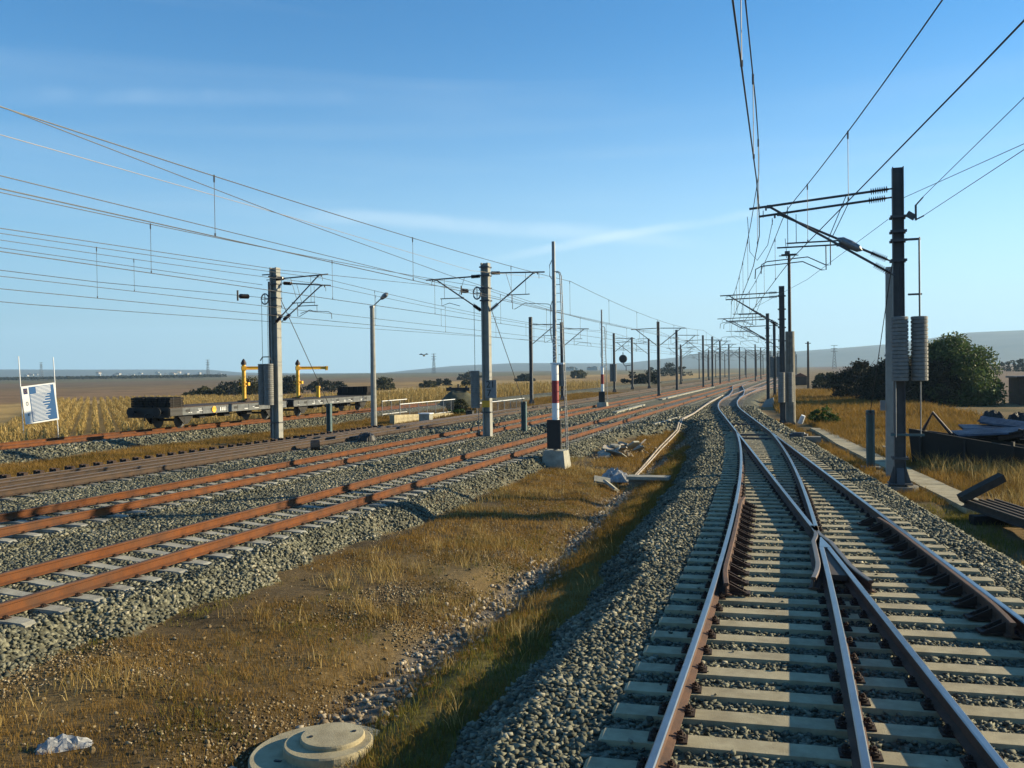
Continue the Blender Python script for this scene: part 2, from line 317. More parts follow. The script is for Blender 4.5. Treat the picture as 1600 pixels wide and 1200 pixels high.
# land colours (what grows or lies where)
def landcol(s, n, x, y, isb):
    d = np.hypot(x, y); az = np.degrees(np.arctan2(x, y))
    col = np.zeros(s.shape + (3,))
    def put(mask, c, k=1.0):
        mask = (np.clip(mask, 0, 1) * k)[..., None]; col[:] = col * (1 - mask) + np.array(c) * mask
    n1 = noise2(s, n, 2.2, 11); n2 = noise2(s, n, .7, 12); n3 = noise2(s, n, 9, 13); w1 = (n1 - .5) * .8 + (n2 - .5) * .5
    put(np.ones_like(s), (.20, .135, .060))                         # dry grass and soil
    put(sstep(n3, .45, .7), (.25, .16, .06), .6); put(sstep(n1, .5, .8), (.12, .09, .03), .5)
    mid = (n > -9.6) & (n < nA(s) - 1)
    put(mid * 1.0, (.165, .112, .048)); put(mid * sstep(n2, .35, .8), (.10, .065, .028), .6); 
    put(mid * sstep(noise2(s, n, 3.2, 21) + w1 * .5, .45, .75) , (.24, .165, .065), .7)
    put(mid * (1 - sstep(np.abs(n - ditch_n(s) - w1 * .5), .15, .55)), (.27, .235, .19), .8)
    put(mid * sstep(n - ditch_n(s) + w1, .2, .9), (.20, .165, .040), .9)
    # beyond the far track
    f = sstep(-n, 36, 38)
    put(f, (.38, .25, .09))
    far = sstep(d, 60, 90) * f
    kz = noise2(s * .25, n, 26, 31)
    put(far, (.50, .33, .11)); put(far * sstep(kz, .45, .6), (.33, .20, .07), .8)
    red = sstep(-az + (noise2(s, n, 90, 33) - .5) * 6, 9, 13) * sstep(d + (noise2(s, n, 40, 35) - .5) * 30, 140, 165)
    put(red, (.27, .165, .078)); put(red * sstep(noise2(s, n * .3, 60, 36), .42, .6), (.25, .165, .07), .8)
    b2 = sstep(d, 330, 420) * sstep(-az, -6, 2) ; put(b2, (.19, .13, .07), .8)
    b3 = sstep(d, 600, 760); put(b3, (.17, .155, .07), .85)
    b4 = sstep(d, 1300, 1500); put(b4, (.22, .16, .10), .9); put(b4 * sstep(noise2(x, y, 330, 37), .5, .6), (.09, .10, .05), .8)
    put(f * sstep(az, -8, 0) * sstep(d, 150, 190) * (1 - sstep(d, 240, 300)), (.20, .15, .05), .9)
    # right side of the line
    rt = sstep(n - nD(s), 2.0, 4.0)
    put(rt, (.22, .145, .055)); put(rt * sstep(noise2(s, n, 3.5, 41) + w1 * .3, .42, .72), (.13, .105, .03), .8)
    put(rt * sstep(d, 70, 110), (.28, .19, .085), .7); put(rt * sstep(n, 15, 22) * sstep(d, 50, 70), (.20, .13, .09), .8)
    put(sstep(n - nD(s), 5.2, 6.2) * (s < 30) * sstep(w1 + .5, .2, .8), (.15, .14, .13), .8)
    st = isb.astype(float)
    put(st, (.165, .165, .115)); put(st * np.exp(-((n - (nA(s) + nD(s)) / 2) / 1.1) ** 2) * (s < 60), (.10, .085, .065), .5); put(st * sstep(n1, .3, .8), (.20, .185, .125), .5)
    return np.clip(col * ALB, 0, 1), st
LC, ST = landcol(S_, N_, X, Y, ISB)
ground = bigmesh('ground', V, F, simple('tmp', (.2, .2, .2)), smooth=True)
ground.data.materials.clear(); tag(ground, kind='structure')
a = ground.data.color_attributes.new('landcol', 'FLOAT_COLOR', 'POINT')
a.data.foreach_set('color', np.concatenate([LC, np.ones(LC.shape[:2] + (1,))], -1).astype(np.float32).ravel())
a = ground.data.attributes.new('stony', 'FLOAT', 'POINT'); a.data.foreach_set('value', ST.astype(np.float32).ravel())
def ground_mat():
    m, t, b = mat('ground'); L = t.links.new
    lc = node(t, 'Attribute', attribute_name='landcol'); st = node(t, 'Attribute', attribute_name='stony'); tcn = node(t, 'TexCoord')
    cd = node(t, 'CameraData')
    def vor(sc):
        v = node(t, 'TexVoronoi'); v.inputs['Scale'].default_value = sc; L(tcn.outputs['Object'], v.inputs[0]); return v
    v1 = vor(17); v2 = vor(5)
    sp = node(t, 'SeparateColor'); L(v1.outputs['Color'], sp.inputs[0])
    mr = node(t, 'MapRange'); mr.inputs[3].default_value = .38; mr.inputs[4].default_value = 1.75; L(sp.outputs[0], mr.inputs[0])
    sp2 = node(t, 'SeparateColor'); L(v2.outputs['Color'], sp2.inputs[0])
    mr2 = node(t, 'MapRange'); mr2.inputs[3].default_value = .75; mr2.inputs[4].default_value = 1.3; L(sp2.outputs[0], mr2.inputs[0])
    mu = node(t, 'Math', operation='MULTIPLY'); L(mr.outputs[0], mu.inputs[0]); L(mr2.outputs[0], mu.inputs[1])
    # dirt and grass mottling
    n1 = node(t, 'TexNoise'); n1.inputs['Scale'].default_value = 9; n1.inputs['Detail'].default_value = 10; n1.inputs['Roughness'].default_value = .75; L(tcn.outputs['Object'], n1.inputs[0])
    n0 = node(t, 'TexNoise'); n0.inputs['Scale'].default_value = .06; n0.inputs['Detail'].default_value = 12; n0.inputs['Roughness'].default_value = .7; L(tcn.outputs['Object'], n0.inputs[0])
    a1 = node(t, 'Math', operation='ADD'); L(n1.outputs[0], a1.inputs[0]); L(n0.outputs[0], a1.inputs[1])
    mr3 = node(t, 'MapRange'); mr3.inputs[1].default_value = .7; mr3.inputs[2].default_value = 1.3; mr3.inputs[3].default_value = .3; mr3.inputs[4].default_value = 1.85; L(a1.outputs[0], mr3.inputs[0])
    mxf = node(t, 'Mix'); L(st.outputs['Fac'], mxf.inputs[0]); L(mr3.outputs[0], mxf.inputs[2]); L(mu.outputs[0], mxf.inputs[3])
    vm = node(t, 'VectorMath', operation='SCALE'); L(lc.outputs['Color'], vm.inputs[0]); L(mxf.outputs[0], vm.inputs['Scale']); L(vm.outputs[0], b.inputs['Base Color'])
    b.inputs['Roughness'].default_value = .95; b.inputs['Specular IOR Level'].default_value = .2
    bp = node(t, 'Bump'); bp.inputs['Strength'].default_value = 1; bp.inputs['Distance'].default_value = .035
    hm = node(t, 'Mix'); L(st.outputs['Fac'], hm.inputs[0]); L(n1.outputs[0], hm.inputs[2])
    iv = node(t, 'Math', operation='SUBTRACT'); iv.inputs[0].default_value = 1.0; L(v1.outputs['Distance'], iv.inputs[1]); L(iv.outputs[0], hm.inputs[3])
    L(hm.outputs[0], bp.inputs['Height']); L(bp.outputs[0], b.inputs['Normal'])
    return m
ground.data.materials.append(ground_mat())

# ------------------------------------------------------------------ hills
HX = [-200, 0, 240, 330, 380, 500, 600, 640, 707, 807, 973, 1060, 1110, 1184, 1240, 1394, 1515, 1600, 1750]
HY = [13, 12.5, 10.8, 9.5, 4.5, 1.5, 1, 5, 11.3, 15, 11.6, 20, 29, 29.6, 25.9, 33.7, 46, 45.8, 40]
haz = np.radians(np.linspace(-48, 48, 700)); hr = np.linspace(2900, 5700, 60)
HR, HA = np.meshgrid(hr, haz, indexing='ij'); px = 800 + 1400 * np.tan(HA)
prof = np.interp(px, HX, HY) / 1400 * 4400 * np.cos(HA) ** -1
t_ = (HR - 2900) / 1500
hx, hy = HR * np.sin(HA), HR * np.cos(HA)
rid = .75 + .35 * noise2(hx, hy, 420, 51) + .12 * noise2(hx, hy, 130, 52)
HZ = 1 + prof * np.clip(1 - np.exp(-2.2 * t_), 0, 1) * np.where(t_ < 1, .25 + .75 * sstep(t_, 0, 1) * (.72 + .28 * rid), 1) * (1 - .25 * sstep(t_, 1.2, 1.8)) + (rid - 1) * np.minimum(prof * .3, 25) * sstep(t_, .05, .5) * (1 - sstep(t_, .9, 1.1))
HZ[0] = -12; HZ[-1] = -5
i, j = np.meshgrid(np.arange(59), np.arange(699), indexing='ij')
HF = np.stack([i * 700 + j, i * 700 + j + 1, (i + 1) * 700 + j + 1, (i + 1) * 700 + j], -1).reshape(-1, 4)[:, ::-1]
hills = bigmesh('hills', np.stack([hx, hy, HZ], -1).reshape(-1, 3), HF, simple('hill_haze_blue', (.015, .035, .05), .95, 0, 0, .007, 0, col2=(.10, .11, .11), det=8), smooth=True)  # blue of the distant haze is mixed into the hill colour too
tag(hills, kind='structure')

# ------------------------------------------------------------------ haze
hb = MB(); hb.box((0, 0, 150), (13400, 13400, 400)); haze = hb.obj('haze', []); haze.data.materials.clear()
hm_ = bpy.data.materials.new('haze'); hm_.use_nodes = True; ht = hm_.node_tree; ht.nodes.remove(ht.nodes['Principled BSDF'])
pv = ht.nodes.new('ShaderNodeVolumePrincipled'); pv.inputs['Color'].default_value = (.50, .76, 1, 1); pv.inputs['Density'].default_value = .00016
pv.inputs['Anisotropy'].default_value = .1
ht.links.new(pv.outputs[0], ht.nodes['Material Output'].inputs['Volume']); haze.data.materials.append(hm_); tag(haze, kind='stuff')

# ------------------------------------------------------------------ rails and sleepers
PROF = [(-.075, -.172), (.075, -.172), (.075, -.160), (.012, -.140), (.0085, -.050), (.034, -.036), (.036, -.010), (.026, 0), (-.026, 0), (-.036, -.010), (-.034, -.036), (-.0085, -.050), (-.012, -.140), (-.075, -.160)]
def rail_mb(ss, nfun, dz=0, prof=PROF, ends=True):
    ss = np.asarray(ss, float); nn = np.asarray(nfun(ss), float) * np.ones_like(ss)
    pts = ss[:, None] * TV + nn[:, None] * NV
    d = np.gradient(pts, axis=0); d /= np.linalg.norm(d, axis=1)[:, None]; rt = np.stack([d[:, 1], -d[:, 0]], 1)
    mb = MB(); k = len(prof); vs = []
    for p, r in zip(pts, rt):
        for x, z in prof: vs.append((p[0] + r[0] * x, p[1] + r[1] * x, z + dz))
    fs = []; ms = []
    for i in range(len(pts) - 1):
        for j in range(k):
            fs.append((i * k + j, i * k + (j + 1) % k, (i + 1) * k + (j + 1) % k, (i + 1) * k + j)); ms.append(1 if j in (6, 7, 8) and len(prof) == 14 else 0)
    if ends: fs += [tuple(range(k - 1, -1, -1)), tuple(range((len(pts) - 1) * k, len(pts) * k))]; ms += [0, 0]
    mb.v = vs; mb.f = fs; mb.mi = ms; return mb
def near_s(a, b, st=.6, cut=60): 
    l = list(np.arange(a, min(b, cut), st))
    if b > cut: l += list(np.geomspace(max(cut, a), b, max(4, int(18 * math.log(b / max(cut, a)) + 4))))
    else: l.append(b)
    return np.array(l)

def mono_sleeper_mesh(mt):      # 2.5 m concrete sleeper, dipped in the middle; x across
    mb = MB(); xs = [-1.25, -1.19, -.98, -.55, -.25, 0, .25, .55, .98, 1.19, 1.25]; zt = [-.235, -.205, -.192, -.192, -.222, -.232, -.222, -.192, -.192, -.205, -.235]
    wt = [.085, .10, .115, .115, .105, .10, .105, .115, .115, .10, .085]; vs = []
    for x, z, w_ in zip(xs, zt, wt): vs += [(x, -w_ - .035, -.40), (x, w_ + .035, -.40), (x, w_, z), (x, -w_, z)]
    fs = [(i * 4 + j, (i + 1) * 4 + j, (i + 1) * 4 + (j + 1) % 4, i * 4 + (j + 1) % 4) for i in range(10) for j in range(4)] + [(0, 1, 2, 3), (43, 42, 41, 40)]
    mb.add(vs, fs); return mb.mesh('sleeper', mt)
def fastening_mesh(big=False):
    mb = MB(); k = .9 if big else 1
    mb.box((0, 0, -.183), (.36 * k, .17, .016))
    for sx in (-1, 1):
        mb.box((sx * .115 * k, 0, -.168), (.05, .13, .03)); mb.tube([(sx * .075, -.06, -.150), (sx * .11 * k, -.05, -.138), (sx * .155 * k, -.03, -.16), (sx * .155 * k, .03, -.16), (sx * .11 * k, .05, -.138), (sx * .075, .06, -.150)], .0095, 5)
        mb.cyl((sx * .12 * k, 0, -.17), (sx * .12 * k, 0, -.105 if big else -.115), .013, n=6); mb.cyl((sx * .12 * k, 0, -.142), (sx * .12 * k, 0, -.120), .024, n=6)
    return mb.mesh('rail_fastening', 'fast')
FAST = fastening_mesh(); [setattr(v_, 'co', Vector((v_.co.x * .72, v_.co.y * .62, -.192 + (v_.co.z + .192) * .62))) for v_ in FAST.vertices]; FASTB = fastening_mesh(True)
def link(name, me, parent=None):
    o = bpy.data.objects.new(name, me); COL.objects.link(o)
    if parent: o.parent = parent
    return o
def heading(fn, s): return math.atan(float(fn(s + .5) - fn(s - .5)))
def track(label, cfun, s0, s1, rm, sleeper_mesh, sp=.6, n_ind=100, fast_to=45, gauge=G, cut=None, top='rail_top_dull', stuff_to=400):
    t = thing('railway_track', label, 'railway track', world=True)
    for sg in (-1, 1):
        rail_mb(near_s(s0, s1, 2.0), lambda s, sg=sg: cfun(s) + sg * gauge / 2).obj('rail', [rm, top], t)
    k = 0; s = s0 + .3; proto = {}
    while s < s1 and k < n_ind:
        h = heading(cfun, s); o = link('sleeper', sleeper_mesh, t); o.location = P(s, float(cfun(s)), 0); o.rotation_euler = (0, 0, -TH - h + random.uniform(-.006, .006))
        if s < fast_to:
            for sg in (-1, 1):
                f = link('rail_fastening', FAST, o); f.location = (sg * gauge / 2, 0, 0)
        s += sp; k += 1
    if s < s1:
        mb = MB()
        while s < min(s1, stuff_to):
            h = heading(cfun, s); mb.box(P(s, float(cfun(s)), -.27), (2.5, .24, .15), rot=Matrix.Rotation(-TH - h, 3, 'Z')); s += sp
        tag(mb.obj('sleeper', sleeper_mesh.materials[0], t), kind='stuff')
    return t
SLP = mono_sleeper_mesh('concrete_l'); SLPD = mono_sleeper_mesh('concrete_d')
track('rusty orange railway track nearest the grassy ditch on the left', lambda s: L1 + 0 * np.asarray(s, float), 2, 520, 'rust', SLP, top='rust_top')
track('rusty orange track second from the ditch, left of the numbered mast', lambda s: L2 + 0 * np.asarray(s, float), 4, 520, 'rust', SLP, top='rust_top')
track('brown worn track with grimy sleepers beside the grass strip', lambda s: L3 + 0 * np.asarray(s, float), 8, 420, 'rust_brown', SLPD, n_ind=100, fast_to=50)
track('rusty track carrying the flat wagons by the cornfield', lambda s: L4 + 0 * np.asarray(s, float), 22, 78, 'rust', SLP, fast_to=50, top='rust_top')
# spare rails of the old turnout behind the brown track
t = thing('old_turnout', 'brown old switch rails with chunky chairs behind the brown track', 'turnout', world=True)
rail_mb(near_s(8, 66, 2), lambda s: L3 - 1.62 + .012 * (s - 8) + 0 * s).obj('rail', ['rust_brown', 'rail_top_dull'], t)
rail_mb(near_s(14, 60, 2), lambda s: L3 + .30 - .020 * (s - 14)).obj('rail', ['rust_brown', 'rail_top_dull'], t)
chm = MB(); chm.box((0, 0, -.13), (.42, .22, .10)); chm.box((-.1, 0, -.02), (.10, .16, .16)); chm.box((-.26, 0, 0), (.10, .18, .14)); chm = chm.mesh('rail_chair', 'fast')
for k in range(60):
    s = 9 + k * .6; c = link('rail_chair', chm, t); c.location = P(s, L3 - 1.62 - .12 + .012 * (s - 8), 0); c.rotation_euler = (0, 0, -TH)

# main line: turnout we have just run over
tn = thing('railway_turnout', 'turnout of polished rails on long cream concrete bearers in the foreground', 'turnout', world=True)
sA = np.arange(1.0, 47.01, .5)
nB = lambda s: nA(s) + G
nC = lambda s: nD(s) - G
def sub(name, mb, mats=('rust_side', 'rail_top'), parent=tn): return mb.obj(name, list(mats), parent)
sub('stock_rail', rail_mb(sA, nA)); sub('stock_rail', rail_mb(sA, nD))
SF = 16.0                                   # frog nose
sub('rail', rail_mb(np.append(np.arange(1, SF - .9, .5), SF - .75), nB)); sub('rail', rail_mb(np.append(np.arange(1, SF - .9, .5), SF - .75), nC, dz=-.0006))
sub('closure_rail', rail_mb(np.append(np.arange(SF + .75, 42, .5), 42.0), lambda s: nB(s) + .0 - .0 * s))   # curved, runs to the right blade
sub('closure_rail', rail_mb(np.append(np.arange(SF + .75, 42, .5), 42.0), lambda s: nC(s)))
# crossing nose and wing rails
def plate(name, pts, z0, z1, mats, parent=tn):
    n = len(pts); mb = MB(); vs = [P(s, q, z0) for s, q in pts] + [P(s, q, z1) for s, q in pts]
    mb.add(vs, [tuple(range(n)), tuple(range(2 * n - 1, n - 1, -1))] + [(i, (i + 1) % n, n + (i + 1) % n, n + i) for i in range(n)][::1])
    return mb.obj(name, mats, parent)
fB, fC = float(nB(SF)), float(nC(SF)); m0 = (fB + fC) / 2
s3 = SF - 1.6; s4 = SF - 2.7
plate('crossing_nose', [(SF + .1, m0 - .01), (SF + .1, m0 + .01), (SF - .78, float(nC(SF - .78)) + .034), (SF - .78, float(nB(SF - .78)) - .034)], -.16, .0012, ['rail_top'])
plate('crossing_plate', [(SF - .6, m0 - .05), (SF - .6, m0 + .05), (s4 + .1, float(nC(s4)) - .04), (s4 + .1, float(nB(s4)) + .04)], -.12, -.040, ['rail_side_plate'])
# wing rails: each continues a closure rail past the nose on the other side
def wing(fn, side):
    ss = np.arange(SF - 3.0, SF + 1.3, .25)
    def f(s):
        # beyond the throat follow the closure rail, before it run beside the other leg
        leg = (nC(s) + .105) if side > 0 else (nB(s) - .105)
        flare = np.clip((SF - 1.9 - s) / 1.1, 0, 1) ** 1.6 * .10 * side
        k = np.clip((s - (SF - .2)) / .95, 0, 1)
        return (leg + flare) * (1 - k) + fn(s) * k
    return rail_mb(ss, f)
sub('wing_rail', wing(nC, -1), ('rust_side', 'rail_top_dull')); sub('wing_rail', wing(nB, 1), ('rust_side', 'rail_top_dull'))
# guard rails inside the two outer rails
def guard(fn, side, a, b, name):
    ss = np.arange(a, b + .01, .4)
    f = lambda s: fn(s) + side * (.095 + .07 * (np.clip((a + 1.1 - s) / 1.1, 0, 1) ** 1.5 + np.clip((s - b + 1.1) / 1.1, 0, 1) ** 1.5))
    g = sub(name, rail_mb(ss, f, dz=.012), ('rust_side', 'rust_side'))
    for s in np.arange(a + .2, b, .6):
        mb = MB(); q = Matrix.Rotation(-TH - heading(fn, s), 3, 'Z')
        x0 = P(s, float(f(s)) + side * .17, -.10)
        mb.box(x0 - Vector((0, 0, .055)), (.30, .20, .03), rot=q)
        for dy in (-.07, .07):
            off = q @ Vector((0, dy, 0)); n0 = q @ Vector((side * -.12, 0, .08)); n1 = q @ Vector((side * .14, 0, -.05))
            wv = q @ Vector((0, .012, 0))
            mb.add([x0 + off - wv + n0, x0 + off + wv + n0, x0 + off + wv + n1, x0 + off - wv + n1, x0 + off - wv + q @ Vector((side * -.12, 0, -.05)), x0 + off + wv + q @ Vector((side * -.12, 0, -.05))],
                   [(0, 1, 2, 3), (4, 3, 2, 5), (0, 3, 4), (1, 5, 2), (0, 4, 5, 1)])
        mb.cyl(x0 + q @ Vector((side * .05, 0, -.04)), x0 + q @ Vector((side * .05, 0, .02)), .02, n=6)
        o = mb.obj('guard_rail_bracket', 'fast', g)
    return g
guard(nA, 1, 12.3, 20.8, 'guard_rail'); guard(nD, -1, 11.2, 18.6, 'guard_rail')
# bearers
def bearer_mesh(L): 
    mb = MB(); vs = []
    for x in (-L / 2, -L / 2 + .03, L / 2 - .03, L / 2):
        e = .02 if abs(x) == L / 2 else 0
        vs += [(x, -.15, -.42), (x, .15, -.42), (x, .125 - e, -.191 - e), (x, -.125 + e, -.191 - e)]
    mb.add(vs, [(i * 4 + j, (i + 1) * 4 + j, (i + 1) * 4 + (j + 1) % 4, i * 4 + (j + 1) % 4) for i in range(3) for j in range(4)] + [(0, 1, 2, 3), (15, 14, 13, 12)])
    return mb.mesh('bearer', 'concrete')
BEARS = []
for k in range(70):
    s = 3.4 + k * .6
    a_, d_ = float(nA(s)), float(nD(s)); L = d_ - a_ + 1.16; c_ = (a_ + d_) / 2; h = heading(lambda q: (nA(q) + nD(q)) / 2, s)
    steel = 41.0 < s < 42.4
    o = link('bearer', bearer_mesh(round(L, 2)), tn); o.location = P(s, c_, 0); o.rotation_euler = (0, 0, -TH - h); BEARS.append((s, c_, L / 2, h))
    if s < 34:
        rl = [a_, d_]
        if s < SF - 2.8 or s > SF + 1.2: rl += [float(nB(s)), float(nC(s))]
        for q in rl:
            f = link('rail_fastening', FASTB if s < 24 else FAST, o); f.location = ((q - c_) / math.cos(h), 0, 0)
# hollow steel switch ties with rods
for s in (42.3, 40.2, 50.2):
    a_, d_ = float(nA(s)), float(nD(s)); mb = MB(); q = Matrix.Rotation(-TH - .12, 3, 'Z'); c = P(s, (a_ + d_) / 2, -.20)
    mb.box(c, (d_ - a_ - .25, .34, .07), rot=q); 
    for dy in (-.12, .12): mb.box(c + q @ Vector((0, dy, .05)), (d_ - a_ - .3, .03, .04), rot=q)
    mb.obj('switch_tie', 'steel_dark', tn)
mb = MB(); c = P(42.3, -.2, -.17); q = Matrix.Rotation(-TH - .12, 3, 'Z'); mb.box(c, (.75, .45, .14), rot=q); mb.box(c + Vector((0, 0, .1)), (.55, .35, .08), rot=q, taper=.85)
mb.obj('switch_motor', 'steel_dark', tn)
# line beyond the turnout
cm = lambda s: (nA(s) + nD(s)) / 2
track('polished track curving away beyond the foreground turnout', lambda s: nD(s) - G / 2, 47, 700, 'rust_side', SLPD, n_ind=100, fast_to=0, top='rail_top')
# distant crossover and converging tracks
track('distant crossover track swinging left across the yard', lambda s: np.interp(s, [88, 100, 120, 150, 165, 200], [-6.7, -6.9, -8.0, -10.2, -10.6, -10.62]) , 90, 200, 'rust_side', SLPD, n_ind=60, fast_to=0, top='rail_top')
track('distant right hand track joining beyond the second mast', lambda s: np.interp(s, [112, 130, 160, 180, 260, 420], [-6.7, -6.1, -3.6, -2.6, -2.0, -2.0]), 112, 420, 'rust_side', SLPD, n_ind=60, fast_to=0, top='rail_top')

# ------------------------------------------------------------------ loose stone
def stones(name, s, n, z, size, mt):
    k = len(s); x = s * TV[0] + n * NV[0]; y = s * TV[1] + n * NV[1]
    ico = np.array([(0, 0, 1), (.9, 0, .35), (.28, .85, .4), (-.72, .53, .35), (-.72, -.53, .4), (.28, -.85, .35), (.72, .53, -.4), (-.28, .85, -.4), (-.9, 0, -.4), (-.28, -.85, -.4), (.72, -.53, -.4), (0, 0, -.8)])
    Fi = np.array([(0, 1, 2), (0, 2, 3), (0, 3, 4), (0, 4, 5), (0, 5, 1), (1, 6, 2), (2, 7, 3), (3, 8, 4), (4, 9, 5), (5, 10, 1), (6, 7, 2), (7, 8, 3), (8, 9, 4), (9, 10, 5), (10, 6, 1), (11, 7, 6), (11, 8, 7), (11, 9, 8), (11, 10, 9), (11, 6, 10)])
    if mt == 'stone':
        ico = np.array([(x_, y_, z_) for z_ in (-.72, .72) for x_, y_ in ((-.8, -.8), (.8, -.8), (.8, .8), (-.8, .8))]); nv = 8
        Fi = np.array([(0, 3, 2), (0, 2, 1), (4, 5, 6), (4, 6, 7), (0, 1, 5), (0, 5, 4), (1, 2, 6), (1, 6, 5), (2, 3, 7), (2, 7, 6), (3, 0, 4), (3, 4, 7)])
        base = ico[None] * RNG.uniform(.45, 1.3, (k, 8, 1)) + RNG.uniform(-.18, .18, (k, 8, 3))
    else: base = ico[None] * RNG.uniform(.62, 1.25, (k, 12, 1)); nv = 12
    base = base * np.stack([RNG.uniform(.8, 1.35, k), RNG.uniform(.6, 1.0, k), RNG.uniform(.5, .85, k)], -1)[:, None]
    e = RNG.uniform(0, 2 * math.pi, (k, 2)); t = RNG.uniform(-.7, .7, k)
    ca, sa = np.cos(e[:, 0]), np.sin(e[:, 0]); ct, st = np.cos(t), np.sin(t)
    X_ = base[..., 0]; Y_ = base[..., 1] * ct[:, None] - base[..., 2] * st[:, None]; Z_ = base[..., 1] * st[:, None] + base[..., 2] * ct[:, None]
    X2 = X_ * ca[:, None] - Y_ * sa[:, None]; Y2 = X_ * sa[:, None] + Y_ * ca[:, None]
    h = size[:, None]
    Vv = np.stack([X2 * h + x[:, None], Y2 * h + y[:, None], Z_ * h + z[:, None]], -1).reshape(-1, 3)
    Ff = (Fi[None] + (np.arange(k) * nv)[:, None, None]).reshape(-1, 3)
    return tag(bigmesh(name, Vv, Ff, mt), kind='stuff')
def infront(s, n, m=1.0):
    x = s * TV[0] + n * NV[0]; y = s * TV[1] + n * NV[1]
    return (y > 4.5) & (np.abs(x) < y * .62 + m)
def scatter(a, b, c, d, dens):
    k = int((b - a) * (d - c) * dens); return RNG.uniform(a, b, k), RNG.uniform(c, d, k)
allS, allN, allR = [], [], []
for (a, b, c, d, dens, r) in [(4, 15, -14.5, -1.5, 420, .032), (4, 15, -1.5, 7, 520, .026), (15, 26, -23, 6, 300, .035), (26, 42, -24, 4, 120, .045), (42, 75, -24, 1, 30, .07), (28, 62, -36, -31, 60, .06)]:
    s, n = scatter(a, b, c, d, dens); z, isb = terr(s, n)
    near = np.zeros_like(isb); k = isb & infront(s, n)
    # keep clear of sleepers
    ph = np.abs(((s - 2.3 + .3) % .6) - .3); on1 = (ph < .125) & (np.abs(n - L1) < 1.24)
    ph = np.abs(((s - 4.3 + .3) % .6) - .3); on2 = (ph < .125) & (np.abs(n - L2) < 1.24)
    cc = (nA(s) + nD(s)) / 2; hh = (nD(s) - nA(s)) / 2 + .58
    sl = -.06
    ph = np.abs(((s - (n - cc) * sl * 0 - 3.4 + .3 + (n - cc) * np.tan(.0)) % .6) - .3)
    hd = np.arctan((nA(s + .5) + nD(s + .5) - nA(s - .5) - nD(s - .5)) / 2); sb = s + (n - cc) * np.tan(hd)
    ph = np.abs(((sb - 3.4 + .3) % .6) - .3); onb = (ph < .14) & (np.abs(n - cc) < hh) & (s < 46)
    k &= ~(on1 | on2 | onb); allS.append(s[k]); allN.append(n[k]); allR.append(RNG.uniform(.7, 1.25, k.sum()) * r)
s = np.concatenate(allS); n = np.concatenate(allN); r = np.concatenate(allR); z = terr(s, n)[0] + r * RNG.uniform(.0, .6, len(s))
stones('ballast_stones', s, n, z, r, 'stone')
s, n = scatter(4, 30, -3, 5, 3.0); k = (n > nA(s) - .5) & (n < nD(s) + .5) & infront(s, n); s, n = s[k], n[k]; stones('stray_stones', s, n, -.185 + 0 * s, RNG.uniform(.012, .030, len(s)), 'stone')
# pale stones lining the ditch and pebbles on the bare earth
s, n = scatter(5, 46, -.55, .55, 130); keep = RNG.uniform(0, 1, len(s)) < 1.1 - np.abs(n) / .5; s, n = s[keep], n[keep]; n = n + ditch_n(s) + .35 * (noise2(s, s * 0, 2.5, 61) - .5); r = RNG.uniform(.02, .06, len(s)) ** 1.0
s2, n2_ = scatter(5, 34, -9.0, -4.9, 520); kk = noise2(s2, n2_, 1.5, 62) + .35 * noise2(s2, n2_, .4, 63) + RNG.uniform(-.14, .14, len(s2)) > .66 + .25 * sstep(s2, 22, 40); s2, n2_ = s2[kk], n2_[kk]
s3_, n3_ = scatter(5, 40, -9.2, -4.2, 26)
s = np.concatenate([s, s2, s3_]); n = np.concatenate([n, n2_, n3_]); r = np.concatenate([r, RNG.uniform(.008, .024, len(s2)), .008 + .03 * RNG.uniform(0, 1, len(s3_)) ** 3])
nst = len(s) - len(s2) - len(s3_); idx = np.arange(len(s))
for nm, sel, mt_ in (('pale_stones', idx < nst, 'stone_pale'), ('earthy_pebbles', idx >= nst, 'pebble')):
    k = infront(s, n) & sel; stones(nm, s[k], n[k], terr(s[k], n[k])[0] + r[k] * .3, r[k], mt_)

# ------------------------------------------------------------------ grass
def blades(name, s, n, z, h, wd, mt, per=5, spread=.07, lean=1.05):
    k = len(s) * per; s = np.repeat(s, per) + RNG.normal(0, spread, k); n = np.repeat(n, per) + RNG.normal(0, spread, k); z = np.repeat(z, per); h = np.repeat(h, per) * RNG.uniform(.3, 1.0, k); wd = np.repeat(wd, per)
    x = s * TV[0] + n * NV[0]; y = s * TV[1] + n * NV[1]; a = RNG.uniform(0, 2 * math.pi, k); l = RNG.uniform(.05, lean, k) * h; b = RNG.uniform(0, 2 * math.pi, k)
    dx, dy = np.cos(a) * wd / 2, np.sin(a) * wd / 2; lx, ly = np.cos(b) * l, np.sin(b) * l
    p0 = np.stack([x - dx, y - dy, z - .03], -1); p1 = np.stack([x + dx, y + dy, z - .03], -1)
    p2 = np.stack([x + dx * .7 + lx * .4, y + dy * .7 + ly * .4, z + h * .55], -1); p3 = np.stack([x - dx * .7 + lx * .4, y - dy * .7 + ly * .4, z + h * .55], -1)
    p4 = np.stack([x + lx, y + ly, z + h], -1)
    Vv = np.stack([p0, p1, p2, p3, p4], 1).reshape(-1, 3); o = np.arange(k)[:, None] * 5
    me_f = np.concatenate([o + np.array([[0, 1, 2]]), o + np.array([[0, 2, 3]]), o + np.array([[3, 2, 4]])], 0)
    return tag(bigmesh(name, Vv, me_f, mt), kind='stuff')
